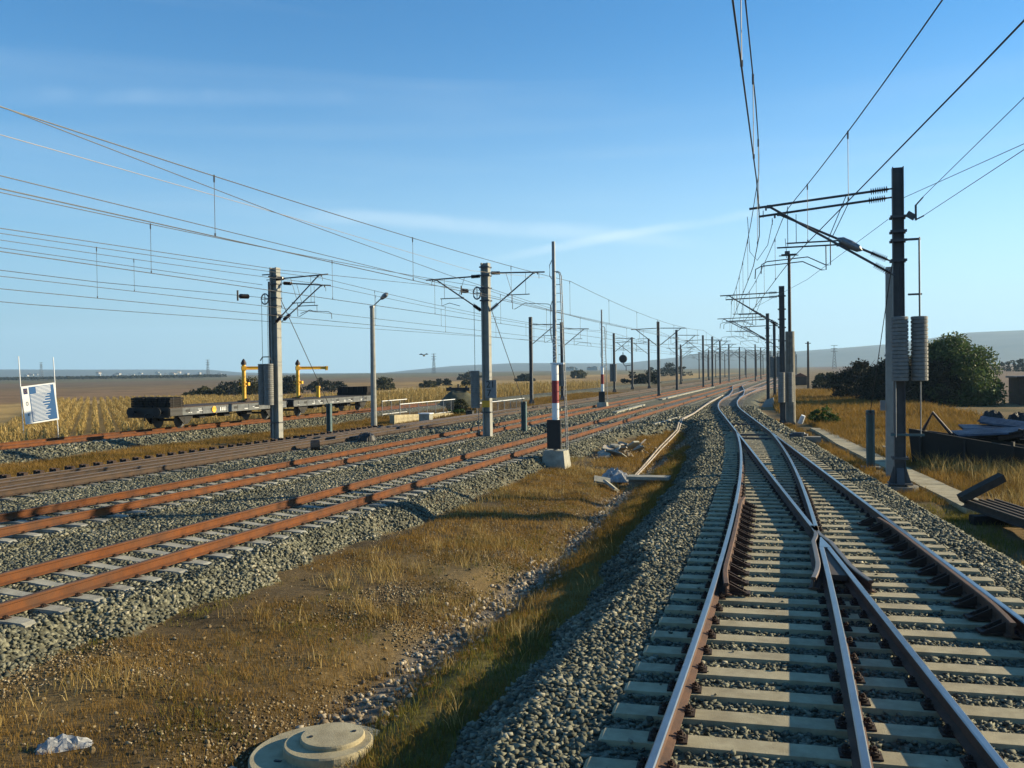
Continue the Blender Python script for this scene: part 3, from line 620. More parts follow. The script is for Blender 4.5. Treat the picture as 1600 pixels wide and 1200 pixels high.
def grass_zone(name, regs, mt, per=5):
    S1, N1, H1, W1 = [], [], [], []
    for (a, b, fn, dens, h, wd) in regs:
        k = int((b - a) * 12 * dens); s = RNG.uniform(a, b, k); lo, hi, thr, seed, sc = fn; lo_ = lo(s); hi_ = hi(s)
        n = RNG.uniform(0, 1, k) * 12 + lo_; m = (n < hi_) & (noise2(s, n, sc, seed) + .5 * noise2(s, n, sc * .3, seed + 1) > thr + RNG.uniform(-.12, .12, k)) & infront(s, n, 2)
        s, n = s[m], n[m]; S1.append(s); N1.append(n); H1.append(h * RNG.uniform(.6, 1.3, len(s))); W1.append(np.full(len(s), wd))
    s, n, h, wd = map(np.concatenate, (S1, N1, H1, W1)); z, isb = terr(s, n); k = ~isb
    return blades(name, s[k], n[k], z[k], h[k], wd[k], mt, per)
dl = (lambda s: ditch_n(s) - 3.0); dr = (lambda s: ditch_n(s) - .15)
grass_zone('dry_ditch_grass', [
    (4, 16, (lambda s: ditch_n(s) - 3.8, dr, .70, 71, 1.8), 210, .08, .006), (4, 16, (lambda s: ditch_n(s) + .3, lambda s: nA(s) - 2.0, .45, 73, 1.2), 200, .10, .006),
    (16, 32, (lambda s: ditch_n(s) - 3.4, dr, .52, 71, 1.8), 120, .12, .009), (16, 32, (lambda s: ditch_n(s) + .25, lambda s: nA(s) - 1.8, .2, 73, 1.5), 160, .17, .009),
    (32, 52, (lambda s: ditch_n(s) - 2.2, dr, .5, 75, 2), 70, .22, .014), (32, 50, (lambda s: ditch_n(s) + .25, lambda s: nA(s) - 1.8, .2, 73, 1.5), 90, .24, .014)], 'grass', 6)
grass_zone('green_ditch_weeds', [
    (6, 30, (lambda s: nA(s) - 3.1, lambda s: nA(s) - 1.9, .80, 81, 2.0), 90, .12, .008), (7, 40, (lambda s: -8.9 + 0 * s, lambda s: -8.2 + 0 * s, .86, 87, 1.2), 60, .10, .008), (5, 30, (lambda s: ditch_n(s) - 2.5, lambda s: ditch_n(s) - .3, 1.0, 88, 1.6), 70, .09, .007), (30, 50, (lambda s: nA(s) - 3.0, lambda s: nA(s) - 2.0, .7, 81, 2.5), 60, .2, .012),
    (8, 24, (lambda s: ditch_n(s) - 1.2, lambda s: ditch_n(s) + .2, 1.02, 83, 1.0), 90, .1, .008),
    (8, 26, (lambda s: nD(s) + 1.7, lambda s: nD(s) + 2.9, .55, 85, 2.0), 160, .13, .008)], 'grass_g', 6)
grass_zone('tall_dry_stalks', [(6, 34, (lambda s: ditch_n(s) - 3.2, lambda s: ditch_n(s) + 1.5, .92, 111, .9), 30, .26, .009), (16, 40, (lambda s: nD(s) + 3.6, lambda s: nD(s) + 9, .85, 113, 1.2), 22, .55, .014)], 'corn', 9)
grass_zone('dry_grass_right', [
    (14, 30, (lambda s: nD(s) + 1.5, lambda s: nD(s) + 2.6, .72, 91, 1.6), 130, .2, .009), (16, 34, (lambda s: nD(s) + 3.5, lambda s: nD(s) + 11, .50, 93, 2.2), 75, .28, .012),
    (30, 60, (lambda s: nD(s) + 1.4, lambda s: nD(s) + 2.4, .6, 91, 2), 70, .25, .016), (34, 62, (lambda s: nD(s) + 3.4, lambda s: nD(s) + 15, .40, 93, 3), 48, .42, .024),
    (62, 130, (lambda s: nD(s) + 3.0, lambda s: nD(s) + 15, .45, 95, 5), 14, .6, .06)], 'grass', 6)
grass_zone('dry_grass_strip', [
    (22, 60, (lambda s: -30.6 + 0 * s, lambda s: -23.2 + 0 * s, .42, 97, 2.6), 60, .22, .016), (60, 130, (lambda s: -31.6 + 0 * s, lambda s: -23.6 + 0 * s, .42, 97, 4), 18, .35, .04)], 'grass', 6)
# ------------------------------------------------------------------ overhead line masts
def insul_mesh(L, r=.055, k=9):
    mb = MB(); pr = [(.018, 0), (.03, .03)]
    for i in range(k):
        z0 = .05 + (L - .1) * i / k; d = (L - .1) / k; pr += [(.028, z0), (r, z0 + d * .35), (r, z0 + d * .5), (.028, z0 + d * .75)]
    pr += [(.03, L - .03), (.018, L)]; mb.lathe(pr, 10); return mb.mesh('insulator', 'insul')
INS = insul_mesh(.55, .095, 8); INSF = insul_mesh(.48, .06, 3)
def put_ins(parent, a, b, me):
    a = Vector(a); b = Vector(b); o = link('insulator', me, parent); o.location = a; o.rotation_euler = (b - a).to_track_quat('Z', 'Y').to_euler(); return o
def cantilever(t, side, reach, zt, zb, y=0, zc=5.95, near=True, tip=None, drop=.08, mt='steel_dark', steady=1):
    x = lambda k: side * k; tip = reach if tip is None else tip; rt = .034 if near else .045
    mb = MB(); A = Vector((x(.12), y, zt)); B = Vector((x(reach), y, zt - drop)); C = Vector((x(.12), y, zb)); Dp = Vector((x(reach - .55), y, zt - drop * .8 - .03))
    mb.cyl(A, A.lerp(B, .5 / reach * .3), .025, n=6); mb.cyl(A.lerp(B, .55 / reach), B, rt, n=8)
    mb.cyl(C.lerp(Dp, .16), Dp, rt, n=8); mb.cyl(C, C.lerp(Dp, .05), .025, n=6)
    E = C.lerp(Dp, .44); zr = E.z + .02; Fp = Vector((x(reach - .75), y, zr - .02))
    mb.cyl(E, Fp, rt * .7, n=6)
    mb.cyl(Fp.lerp(E, .18), Vector((Fp.lerp(E, .18).x, y, zt - drop)), .010 if near else .014, n=5)
    if near:
        mb.cyl(A.lerp(B, .32), C.lerp(Dp, .52), .012, n=5); mb.box(B.lerp(A, .12) - Vector((0, 0, .05)), (.05, .05, .12)); mb.box(Dp, (.12, .09, .09)); mb.box(E, (.1, .09, .09))
        mb.cyl(B.lerp(A, .10) - Vector((0, 0, .1)), B.lerp(A, .10) - Vector((0, 0, .3)), .012, n=5)
    c = mb.obj('cantilever', mt, t)
    for p, q in ((A, B), (C, Dp)):
        u = (q - p).normalized(); put_ins(c, p + u * .12, q, INS if near else INSF)
    if steady:
        sm = MB(); h = Fp.lerp(E, .80) if steady == 1 else Fp.lerp(E, .05); xs = x(1)
        if steady == 1: pts = [h, h + Vector((0, 0, -.68)), h + Vector((xs * .12, 0, -.68)), h + Vector((xs * .62, 0, -.42)), h + Vector((xs * 1.75, 0, -.50)), h + Vector((xs * 1.9, 0, -.58)), h + Vector((xs * 1.92, 0, -.85))]
        else: pts = [h, h + Vector((0, 0, -.35)), h + Vector((-xs * .4, 0, -.22)), h + Vector((-xs * .95, 0, -.38))]
        sm.tube(pts, .016 if near else .022, 6); sm.obj('steady_arm', mt, c)
    return c
def column(t, kind, h, w=.27, mt=None):
    mb = MB()
    if kind == 'H':
        mt = mt or 'steel_dark'
        for sx in (-1, 1): mb.box((sx * (w / 2 - .011), 0, h / 2), (.022, w, h))
        mb.box((0, 0, h / 2), (w - .04, .016, h)); mb.box((0, 0, .06), (w * 2.1, w * 2.1, .035))
        for sx in (-1, 1):
            for sy in (-1, 1): mb.add([(sx * w / 2, sy * .09, .06), (sx * w * 1.0, sy * .09, .06), (sx * w / 2, sy * .09, .55), (sx * w / 2, sy * .09 + .012, .06), (sx * w, sy * .09 + .012, .06), (sx * w / 2, sy * .09 + .012, .55)], [(0, 1, 2), (3, 5, 4), (1, 4, 5, 2), (0, 3, 4, 1)])
        for sy in (-1, 1): mb.add([(-.1, sy * w / 2, .06), (-.1, sy * w, .06), (-.1, sy * w / 2, .5), (.1, sy * w / 2, .06), (.1, sy * w, .06), (.1, sy * w / 2, .5)], [(0, 1, 2), (3, 5, 4), (1, 4, 5, 2)])
    elif kind == 'C':
        mt = mt or 'pole_conc'
        if w < .3: mb.box((0, 0, h / 2), (w * 1.15, w * 1.15, h), taper=.78)
        else:
            for sx in (-1, 1): mb.box((sx * w * .45, 0, h / 2), (w * .2, w * 1.1, h))
            mb.box((0, 0, h / 2), (w * .7, w * .3, h))
    elif kind == 'P':
        mt = mt or 'steel_brown'; mb.cyl((0, 0, 0), (0, 0, h), w / 2, w * .36, n=12)
    return mb.obj('column', mt, t)
def clamps(t, zs, w=.36, mt='steel_dark', d=.36):
    me = MB().box((0, -d / 2, 0), (w + .12, .05, .07)).box((0, d / 2, 0), (w + .12, .05, .07)).box((-w / 2 - .03, 0, 0), (.03, d, .05)).box((w / 2 + .03, 0, 0), (.03, d, .05)).mesh('clamp', mt)
    for z in zs: o = link('clamp', me, t); o.location = (0, 0, z)
def weight(t, x, y, z0, z1, r, ztop, rods=True):
    k = max(6, int((z1 - z0) / .1)); pr = [(.02, z0)]
    for i in range(k):
        a = z0 + (z1 - z0) * i / k; d = (z1 - z0) / k; pr += [(r * .88, a + d * .04), (r, a + d * .14), (r * (1.0 + .02 * (i % 2)), a + d * .86), (r * .88, a + d * .97)]
    pr += [(.02, z1)]; o = MB().lathe(pr, 18, (x, y, 0)).obj('tension_weight', 'weight', t)
    MB().cyl((x, y, z1), (x, y, ztop), .012, n=5).obj('weight_rope', 'wire', o)
def footing(t, w=.9, h=.35, mt='concrete_d', rnd=True, z=0):
    mb = MB()
    if rnd: mb.cyl((0, 0, z - h), (0, 0, z), w / 2, n=20)
    else: mb.box((0, 0, z - h / 2), (w, w, h), taper=.8)
    return mb.obj('footing', mt, t)
NEARM = 'overhead line masts of the yard'
def mast(label, s, n, zb, zt, kind='H', w=.27, rot=0, group=NEARM, **k):
    t = thing('catenary_mast', label, 'mast', s, n, zb, rot, group); column(t, kind, zt - zb, w, k.get('mt')); return t

# the large mast in front on the right
t = mast('large dark steel mast with iron weights beside the concrete path', 26.9, 2.53, -.42, 8.37, 'H', .29); Z = .42
footing(t, .95, .5); clamps(t, [Z + 7.0, Z + 6.6, Z + 6.35, Z + 5.8, Z + 1.0, Z + .35], .30)
cantilever(t, -1, 3.95, Z + 7.74, Z + 5.36, -.35, steady=1, drop=.30); cantilever(t, -1, 3.70, Z + 7.62, Z + 5.82, .35, steady=1, drop=.30)
MB().lathe([(.02, 0), (.10, .1), (.125, .35), (.11, .6), (.02, .75)], 14, (-.95, -.3, Z + 6.10), axis=(-.86, 0, .5)).obj('lamp_head', 'galv', t)
weight(t, -.01, -.40, Z + 2.48, Z + 4.24, .215, Z + 5.6); weight(t, .49, -.28, Z + 2.48, Z + 4.24, .215, Z + 6.3)
MB().cyl((.52, -.2, Z + .95), (.52, -.2, Z + 6.4), .016, n=6).obj('guide_rod', 'galv', t)
MB().cyl((-.13, -.42, Z + .95), (-.13, -.42, Z + 2.8), .016, n=6).obj('guide_rod', 'galv', t)
MB().box((.18, -.2, Z + 1.0), (.85, .05, .06)).obj('guide_bracket', 'teal', t)
MB().box((.28, -.1, Z + 6.36), (.55, .05, .06)).box((.4, -.15, Z + 4.85), (.35, .05, .05)).obj('guide_bracket', 'steel_dark', t)
mb = MB(); mb.box((.42, -.3, Z + 7.05), (.05, .05, .42)); mb.box((.30, -.28, Z + 6.98), (.24, .08, .16), rot=Matrix.Rotation(.6, 3, 'Y')); mb.tube([(.42, -.3, Z + 7.25), (.60, -.35, Z + 7.45)], .02); mb.tube([(.42, -.3, Z + 6.86), (.62, -.35, Z + 6.95)], .02); mb.obj('tension_lever', 'steel_dark', t)
# concrete pole standing just behind it
t = thing('concrete_pole', 'pale concrete pole right behind the large dark mast', 'pole', 29.5, 2.54, -.5); column(t, 'C', 6.4, .27, 'pole_conc'); footing(t, .6, .3, rnd=False)
MB().box((-.24, -.1, 2.2), (.14, .12, .3)).obj('junction_box', 'galv', t)
# second mast, lighting pipe and their neighbours
t = mast('dark steel mast on a black footing next to the tall pipe pole', 56.4, -1.18, -.8, 7.8, 'H', .32); clamps(t, [8.0, 7.2, 6.6, 6.1, 5.3], .34)
cantilever(t, -1, 3.6, 8.2, 6.1, -.3); cantilever(t, -1, 3.3, 8.0, 6.25, .3); weight(t, -.05, -.42, 1.6, 3.4, .2, 6); weight(t, .42, .1, 1.6, 3.4, .2, 6)
MB().cyl((0, 0, -.5), (0, 0, .35), .35, .52, n=12).obj('footing', 'black', t)
t = thing('lighting_mast', 'tall dark brown pipe mast with a small platform on top', 'mast', 57.6, -.75, -.8); column(t, 'P', 10.6, .24)
MB().cyl((0, 0, 0), (0, 0, 5.9), .31, .27, n=14).obj('concrete_socket', 'concrete_d', t)
mb = MB(); mb.box((0, 0, 10.6), (.9, .5, .05)); mb.box((-.1, 0, 10.72), (.3, .2, .2)); mb.cyl((-.6, 0, 10.55), (.55, 0, 10.55), .03, n=6); mb.obj('platform', 'steel_dark', t)
MB().tube([(-.15, 0, 10.4), (-.15, 0, 10.8), (-.22, 0, 11.6)], .02).obj('lightning_rod', 'steel_dark', t)
MB().cyl((.55, -.1, .25), (.75, -.2, .75), .16, .13, n=10).obj('white_cap', 'white', t)
t = mast('slim steel mast on a pale sloping concrete block', 82.5, -2.95, -.5, 7.7, 'H', .28); clamps(t, [6.9, 6.2, 5.6], .32)
cantilever(t, -1, 4.3, 7.9, 5.8, -.3); cantilever(t, -1, 3.6, 7.7, 5.9, .3)
mb = MB(); mb.add([(-.9, -.6, -.6), (.6, -.6, -.6), (.6, .6, -.6), (-.9, .6, -.6), (-.2, -.4, .55), (.45, -.4, .75), (.45, .4, .75), (-.2, .4, .55)], [(3, 2, 1, 0), (4, 5, 6, 7), (0, 1, 5, 4), (1, 2, 6, 5), (2, 3, 7, 6), (3, 0, 4, 7)]); mb.obj('footing', 'pole_conc', t)
t = mast('mast with hanging weights between the slim mast and the pipe pole', 102, -2.95, -.5, 7.9, 'H', .3); cantilever(t, -1, 3.6, 8.0, 6.0, near=False); weight(t, -.3, -.2, 2.3, 4.6, .28, 7); weight(t, .45, -.2, 2.3, 4.6, .28, 7); footing(t, 1.0, .5, 'pole_conc')
# masts on the left
t = mast('square concrete mast with two iron weight stacks in front of the flat wagons', 39.9, -25.62, -.55, 8.35, 'C', .36); Z = .55
clamps(t, [Z + 7.9, Z + 7.5, Z + 7.15, Z + 6.8, Z + 6.4, Z + 5.95, Z + .45], .38, d=.42)
cantilever(t, 1, 3.25, Z + 7.72, Z + 5.45, -.35, drop=-.12); cantilever(t, 1, 3.0, Z + 7.6, Z + 5.6, .35, drop=.25, steady=2)
weight(t, -.62, -.3, Z + 1.35, Z + 3.45, .24, Z + 6.6); weight(t, -.12, -.55, Z + 1.35, Z + 3.45, .24, Z + 6.6)
MB().tube([(-.42 + .25 * math.sin(a * .524), -.3 - .06 * math.sin(a * .524), Z + 6.75 + .27 * math.cos(a * .524)) for a in range(13)], .035).cyl((-.64, -.25, Z + 6.75), (-.2, -.35, Z + 6.75), .02).cyl((-.42, -.3, Z + 6.5), (-.42, -.3, Z + 7.0), .02).cyl((-.42, -.35, Z + 6.75), (0, 0, Z + 6.75), .03).obj('pulley_wheel', 'galv', t)
MB().cyl((-.75, 0, Z + 8.02), (.0, 0, Z + 8.02), .03).cyl((-.5, 0, Z + 7.75), (0, 0, Z + 7.75), .02).obj('top_bracket', 'steel_dark', t)
MB().tube([(-.75, -.3, Z + 3.62), (-.62, -.3, Z + 3.8), (-.12, -.45, Z + 3.8), (0, -.5, Z + 3.62)], .03).obj('weight_yoke', 'steel_dark', t)
MB().box((-.33, -.05, 4.2), (.07, .09, 8.0)).obj('guide_channel', 'steel_dark', t)
t = mast('square concrete mast carrying the number board between the orange tracks', 40.6, -14.45, -.42, 8.1, 'C', .34); Z = .42
clamps(t, [Z + 7.9, Z + 7.5, Z + 6.9, Z + 6.3, Z + .95], .36, d=.4)
cantilever(t, 1, 2.95, Z + 7.62, Z + 5.75, 0); cantilever(t, -1, 3.1, Z + 7.5, Z + 5.75, 0, steady=2)
weight(t, -.52, -.25, Z + 1.15, Z + 2.95, .22, Z + 6.2)
MB().tube([(-.34 + .22 * math.sin(a * .524), -.3 - .08 * math.sin(a * .524), Z + 6.65 + .29 * math.cos(a * .524)) for a in range(13)], .035).cyl((-.54, -.25, Z + 6.65), (-.14, -.35, Z + 6.65), .02).cyl((-.34, -.3, Z + 6.38), (-.34, -.3, Z + 6.92), .02).cyl((-.34, -.35, Z + 6.65), (0, 0, Z + 6.65), .03).obj('pulley_wheel', 'galv', t)
MB().cyl((-.35, -.3, .3), (-.35, -.3, Z + 2.9), .015, n=5).obj('guide_rod', 'galv', t)
nb = MB().box((.28, -.30, Z + 2.06), (.58, .03, .86)).obj('number_board', 'galv', t)
def text(name, body, size, loc, parent, mt, ext=.004):
    cu = bpy.data.curves.new(name, 'FONT'); cu.body = body; cu.size = size; cu.extrude = ext; cu.align_x = 'CENTER'; cu.align_y = 'CENTER'
    o = bpy.data.objects.new(name, cu); COL.objects.link(o); dg = bpy.context.evaluated_depsgraph_get()
    me = bpy.data.meshes.new_from_object(o.evaluated_get(dg)); bpy.data.objects.remove(o); me.materials.clear(); me.materials.append(M[mt])
    q = bpy.data.objects.new(name, me); COL.objects.link(q); q.parent = parent; q.location = loc; q.rotation_euler = (R(90), 0, 0); return q
text('digits', '21', .46, (.28, -.322, Z + 2.27), nb, 'black', .006); text('digits', '7', .46, (.20, -.322, Z + 1.86), nb, 'black', .006)
MB().box((0, -.21, Z + 1.35), (.40, .01, .32)).obj('yellow_band', 'yellow', t)
# other masts further along the left
def far_mast(sides, zt=8.3, wts=0, kind='H', w=.30):
    t = thing('catenary_mast', 'x', 'mast', 0, 0, -.45); column(t, kind, zt + .45, w)
    for sd_ in sides: cantilever(t, sd_, 3.1, 8.0, 6.0, near=False, steady=1 if sd_ > 0 else 2)
    for k in range(wts): weight(t, -.35 + .5 * k, -.3, 1.6, 4.2, .26, 7)
    return t
FM = {'both': far_mast((-1, 1)), 'left': far_mast((-1,)), 'right': far_mast((1,)), 'wts': far_mast((1,), wts=2), 'bothc': far_mast((-1, 1), kind='C')}
used = set()
def placem(k, s, n, label, group='overhead line masts of the yard', z=-.45):
    r = FM[k] if k not in used else tree_copy(FM[k]); used.add(k); r.location = P(s, n, z); r.rotation_euler = (0, 0, -TH); r['label'] = label; r['group'] = group; return r
placem('right', 86, -25.9, 'slim mast in the golden field between number board mast and ladder signal')
placem('wts', 97, -25.6, 'mast with weights half hidden behind the ladder signal')
a = placem('wts', 131, -26.6, 'mast with thick weight stacks just right of the second ladder signal')
placem('left', 149, -27.2, 'mast holding a round dark signal on a short arm')
placem('both', 102, -15.6, 'tall two armed mast between the orange tracks in mid yard')
placem('left', 157, -25.7, 'slender mast left of the tall two armed mast')
placem('right', 125, -16.6, 'thin mast standing alone right of the two armed mast')
G_FAR = 'small masts receding along the yard'; LF = 'small dark overhead line mast in the distant crowd of masts'
for k, s, n in [('both', 148, -15.4), ('right', 155, -14.6), ('both', 178, -15.3), ('bothc', 208, -15.9), ('both', 236, -15.4), ('left', 280, -16.4), ('both', 213, -10.4), ('left', 248, -10.7), ('right', 243, -31), ('both', 295, -32), ('left', 363, -36),
                ('both', 346, -28), ('right', 342, -31), ('both', 325, -15.5), ('left', 380, -15.5), ('both', 440, -15.5), ('right', 300, -10), ('both', 350, -9), ('left', 400, -9), ('left', 155, -3), ('left', 205, -3), ('left', 260, -2.5), ('left', 320, -2.5), ('both', 200, -25.7), ('both', 262, -25.7), ('left', 420, -25), ('both', 500, -15.5), ('both', 470, -9), ('left', 390, -2.5)]:
    placem(k, s, n, LF, G_FAR)
# round signal on a bracket
t = thing('round_signal', 'round dark signal disc on a short bracket beside a mast', 'signal', 148.3, -28.6, 3.4)
MB().lathe([(.1, -.12), (.62, -.10), (.70, 0), (.62, .10), (.1, .12)], 20, (0, 0, 1.3), axis=(0, 1, 0)).obj('disc', 'black', t)
MB().cyl((0, 0, 2.0), (0, 0, 2.4), .07).tube([(0, 0, .6), (.3, 0, .1), (1.3, .2, .25)], .07).box((.5, 0, -.3), (.1, .1, .8)).obj('bracket', 'steel_dark', t)

# ------------------------------------------------------------------ ladder signals seen from behind
def ladder_signal(label, s, n, zb, zt):
    t = thing('signal_mast', label, 'signal', s, n, zb, 0, 'signal masts with ladders'); z = lambda a: a - zb
    MB().box((0, 0, .36), (.92, .92, .78), taper=.80).obj('footing', 'concrete_l', t); MB().cyl((0, 0, .7), (0, 0, z(.3)), .1).obj('foot_flange', 'galv', t)
    MB().cyl((0, 0, .74), (0, 0, z(zt)), .085, .062, n=14).obj('column', 'galv', t)
    for a, b, m in ((1.13, 1.73, 'white'), (1.73, 2.54, 'red'), (2.54, 3.11, 'white')): MB().cyl((0, 0, z(a)), (0, 0, z(b)), .128, n=16).obj('painted_band', m, t)
    MB().box((-.02, -.15, z(.61)), (.50, .16, 1.04)).obj('backboard', 'black', t)
    mb = MB()
    for k in range(14): zz = z(3.2 + k * .07 + (k % 3) * .015); mb.box((.0 + (.03 if k % 2 else -.03), -.085, zz), (.07, .02, .03))
    mb.obj('flaking_paint', 'white', t)
    l = MB(); B0 = Vector((.42, -.1, .75)); B1 = Vector((.24, -.05, z(6.3)))
    for dx in (0, .0): pass
    for off in (Vector((0, 0, 0)), Vector((-.02, .30, 0))): l.tube([B0 + off, B1 + off, B1 + off + Vector((-.06, 0, .16)), Vector((.02, off.y - .05, z(6.45)))], .018, 6)
    l.obj('ladder_rail', 'galv', t)
    for k in range(19):
        p = B0.lerp(B1, (k + 1) / 20); MB().cyl(p, p + Vector((-.02, .30, 0)), .012, n=5).cyl(p, p + Vector((-.16, 0, 0)), .010, n=4).obj('rung', 'galv', t)
    MB().box((.1, -.05, z(3.15)), (.5, .1, .06)).obj('bracket', 'white', t)
    MB().tube([(-.05, 0, z(6.9)), (-.15, 0, z(6.7)), (-.15, 0, z(6.3)), (-.07, 0, z(6.2))], .014).obj('cable_loop', 'steel_dark', t)
    MB().tube([(-.08, -.03, z(3.9)), (-.14, -.03, z(4.3)), (-.13, -.03, z(5.2)), (-.06, -.03, z(5.4))], .014).obj('cable_loop', 'steel_dark', t)
    return t
ladder_signal('tall signal mast with red and white bands and a ladder by the near orange track', 31.2, -8.50, -.72, 7.54)
ladder_signal('smaller distant signal mast with red band standing between the orange tracks', 72.4, -15.7, -.5, 7.85)

# ------------------------------------------------------------------ lamp post, anchor posts, stays
t = thing('lamp_post', 'pale concrete lamp post with one tilted street lamp head', 'lamp post', 49.7, -25.1, -.55)
MB().cyl((0, 0, 0), (0, 0, 7.5), .19, .13, n=12).obj('post', 'pole_conc', t)
MB().cyl((0, 0, 7.45), (0, 0, 7.58), .16).tube([(0, 0, 7.5), (.25, 0, 7.7), (.62, 0, 8.0)], .035).obj('arm', 'galv', t)
MB().lathe([(.03, 0), (.10, .08), (.15, .3), (.14, .5), (.03, .62)], 12, (.58, 0, 7.95), axis=(.8, 0, .6)).obj('lamp_head', 'galv', t)
def anchor(label, s, n, zb, h):
    t = thing('anchor_post', label, 'post', s, n, zb, 0, 'short teal anchor posts'); mb = MB()
    for sx in (-1, 1): mb.box((sx * .10, 0, h / 2), (.06, .20, h))
    mb.box((0, .02, h / 2), (.14, .03, h)); mb.obj('channels', 'teal', t); MB().box((0, 0, -.02), (.6, .5, .22)).obj('footing', 'concrete_d', t)
    MB().box((0, -.08, h - .12), (.3, .05, .05)).obj('clevis', 'steel_dark', t); return t
anchor('short teal anchor post left of the lamp post', 44.6, -25.3, -.62, 1.85); anchor('short teal anchor post between the two orange tracks', 44.9, -13.95, -.4, 1.7); anchor('short teal anchor post by the concrete path', 31.8, 2.1, -.5, 1.95)
def rope(name, label, pts, r=.012, mt='wire', group='stay ropes of the masts', cat='stay wire'):
    mb = MB(); mb.tube(pts, r, 5); return tag(mb.obj(name, mt), label, cat, group)
rope('stay_rope', 'stay rope from the square mast by the wagons down to its anchor', [P(40.0, -25.5, 7.0), P(44.6, -25.3, 1.15)], .02)
rope('stay_rope', 'stay rope from the number board mast down to its anchor', [P(40.8, -14.4, 6.3), P(44.9, -13.95, 1.2)], .018)
rope('stay_rope', 'stay rope from the large dark mast to the post by the path', [P(27.1, 2.4, 5.8), P(31.8, 2.1, 1.35)], .012)

# ------------------------------------------------------------------ overhead wires
def catenary(label, nf, zs, zc, s0, s1, mid, span, drops, sag=.45, r=.010, group='overhead contact lines', dz=0):
    t = thing('overhead_line', label, 'overhead wire', world=True, group=group)
    zm = lambda s: zs + sag * ((((s - mid + span / 2) % span) - span / 2) / (span / 2)) ** 2
    ss = np.concatenate([np.arange(s0, 60, 2.0), np.arange(60, s1, 6.0)])
    MB().tube([P(s, float(nf(s)), zm(s)) for s in ss], np.interp(ss, [10, 60, 200], [r, r * 1.25, r * 2.0]), 5).obj('messenger_wire', 'wire', t)
    ss = np.concatenate([np.arange(s0, 60, 3.0), np.arange(60, s1, 8.0)])
    MB().tube([P(s, float(nf(s)) + dz, zc) for s in ss], np.interp(ss, [10, 60, 200], [r, r * 1.25, r * 2.0]), 5).obj('contact_wire', 'wire', t)
    for s in drops: MB().cyl(P(s, float(nf(s)), zm(s)), P(s, float(nf(s)) + dz, zc), .005 + .00006 * s, n=4).cyl(P(s, float(nf(s)), zm(s) - .12), P(s, float(nf(s)), zm(s) + .02), .016, n=5).cyl(P(s, float(nf(s)) + dz, zc), P(s, float(nf(s)) + dz, zc + .06), .016, n=5).obj('dropper', 'steel_dark', t)
    return t
c_ = lambda v: (lambda s: v + 0 * s)
catenary('contact line over the orange track nearest the ditch', c_(-10.6), 6.68, 5.54, 4, 420, 12, 60, list(14.5 + 9.1 * np.arange(-1, 12)), .5)
catenary('contact line over the second orange track', c_(-15.5), 6.68, 5.48, 6, 420, 12, 60, list(18.6 + 9.1 * np.arange(0, 12)), .5)
catenary('contact line over the brown track', c_(-20.6), 6.72, 5.32, 8, 380, 5, 62, list(22.3 + 9.4 * np.arange(0, 11)), .5)
catenary('contact line over the strip beyond the brown track', c_(-22.4), 6.9, 5.9, 8, 300, 8, 62, list(26 + 9.4 * np.arange(0, 6)), .4)
NAc = lambda s: np.interp(s, [0, 7.2, 15.4, 20, 27, 56, 82, 120, 400], [-.35, -.5, -.68, -.85, -1.35, -4.05, -6.1, -6.9, -6.7])
NCc = lambda s: np.interp(s, [0, 8.65, 17.3, 25, 27, 56, 82, 120, 400], [2.8, 1.8, .72, -.24, -.45, -3.3, -5.4, -5.9, -5.9])
catenary('contact line over the curved leg of the foreground turnout', NAc, 6.95, 5.82, 2.5, 300, 9, 34, [4, 9, 13, 17, 22, 31, 36, 41, 46, 51], .45)
catenary('contact line over the straight leg of the foreground turnout', NCc, 6.95, 5.80, 4, 300, 11, 32, [9.5 + 7.3, 22, 31, 37, 43, 50, 60], .4)
def wire(label, pts, r=.008, mt='wire'): return rope('overhead_wire', label, pts, r, mt, 'single overhead wires', 'overhead wire')
wire('wire painted sunlit bright among the dark wires at far left', [P(2, -10.9, 6.36), P(10, -10.75, 6.34), P(17, -10.6, 6.33), P(30, -11.2, 6.5), P(41, -11.6, 7.3)], .006, 'wire_sunlit')
wire('sloping dark wire dropping below the top wire at left', [P(2, -10.6, 7.1), P(9.7, -10.6, 6.69), P(16.6, -10.6, 6.33), P(26.3, -10.6, 5.96), P(41, -10.9, 5.7)], .008)
wire('dark wire just above the nearest contact wire at left', [P(3, -10.6, 5.76), P(15, -10.6, 5.69), P(41, -11.2, 5.72), P(100, -10.9, 5.75)], .008)
wire('dark wire running to the tension wheel of the number board mast', [P(6, -15.3, 5.75), P(24, -15.2, 6.1), P(40.5, -14.7, 6.8)], .009)
wire('dark wire running to the tension wheel of the mast by the wagons', [P(8, -22.5, 6.1), P(26, -24, 6.3), P(39.8, -25.9, 6.8)], .012)
wire('thin wire to the top bracket of the mast by the wagons', [P(6, -24.5, 7.1), P(20, -25.2, 7.2), P(39.8, -26.3, 7.5)], .012)
wire('lower thin wire below the bracket of the mast by the wagons', [P(8, -24.5, 5.5), P(24, -25, 5.4), P(39.8, -25.8, 5.6), P(90, -25.6, 6.0)], .012)
BM = P(26.9, 2.65, 0)
wire('uppermost wire from the large dark mast to the right frame edge', [P(26.85, 2.68, 7.52), Vector((10.75, 16.6, 7.5)), Vector((9.6, 10, 7.5))], .008)
wire('steep wire from the tension lever of the large dark mast', [P(26.55, 3.12, 7.45), Vector((8.9, 15.5, 7.5)), Vector((6.5, 6, 7.6))], .008)
wire('lowest wire from the large dark mast to the right frame edge', [P(26.55, 3.14, 6.95), Vector((9.6, 16.7, 6.9)), Vector((8.7, 9, 6.9))], .008)
wire('thin wire passing behind the large dark mast down to the far cantilever', [P(27.2, 2.3, 7.0), P(40, .2, 6.6), P(56, -3.0, 6.4)], .008)
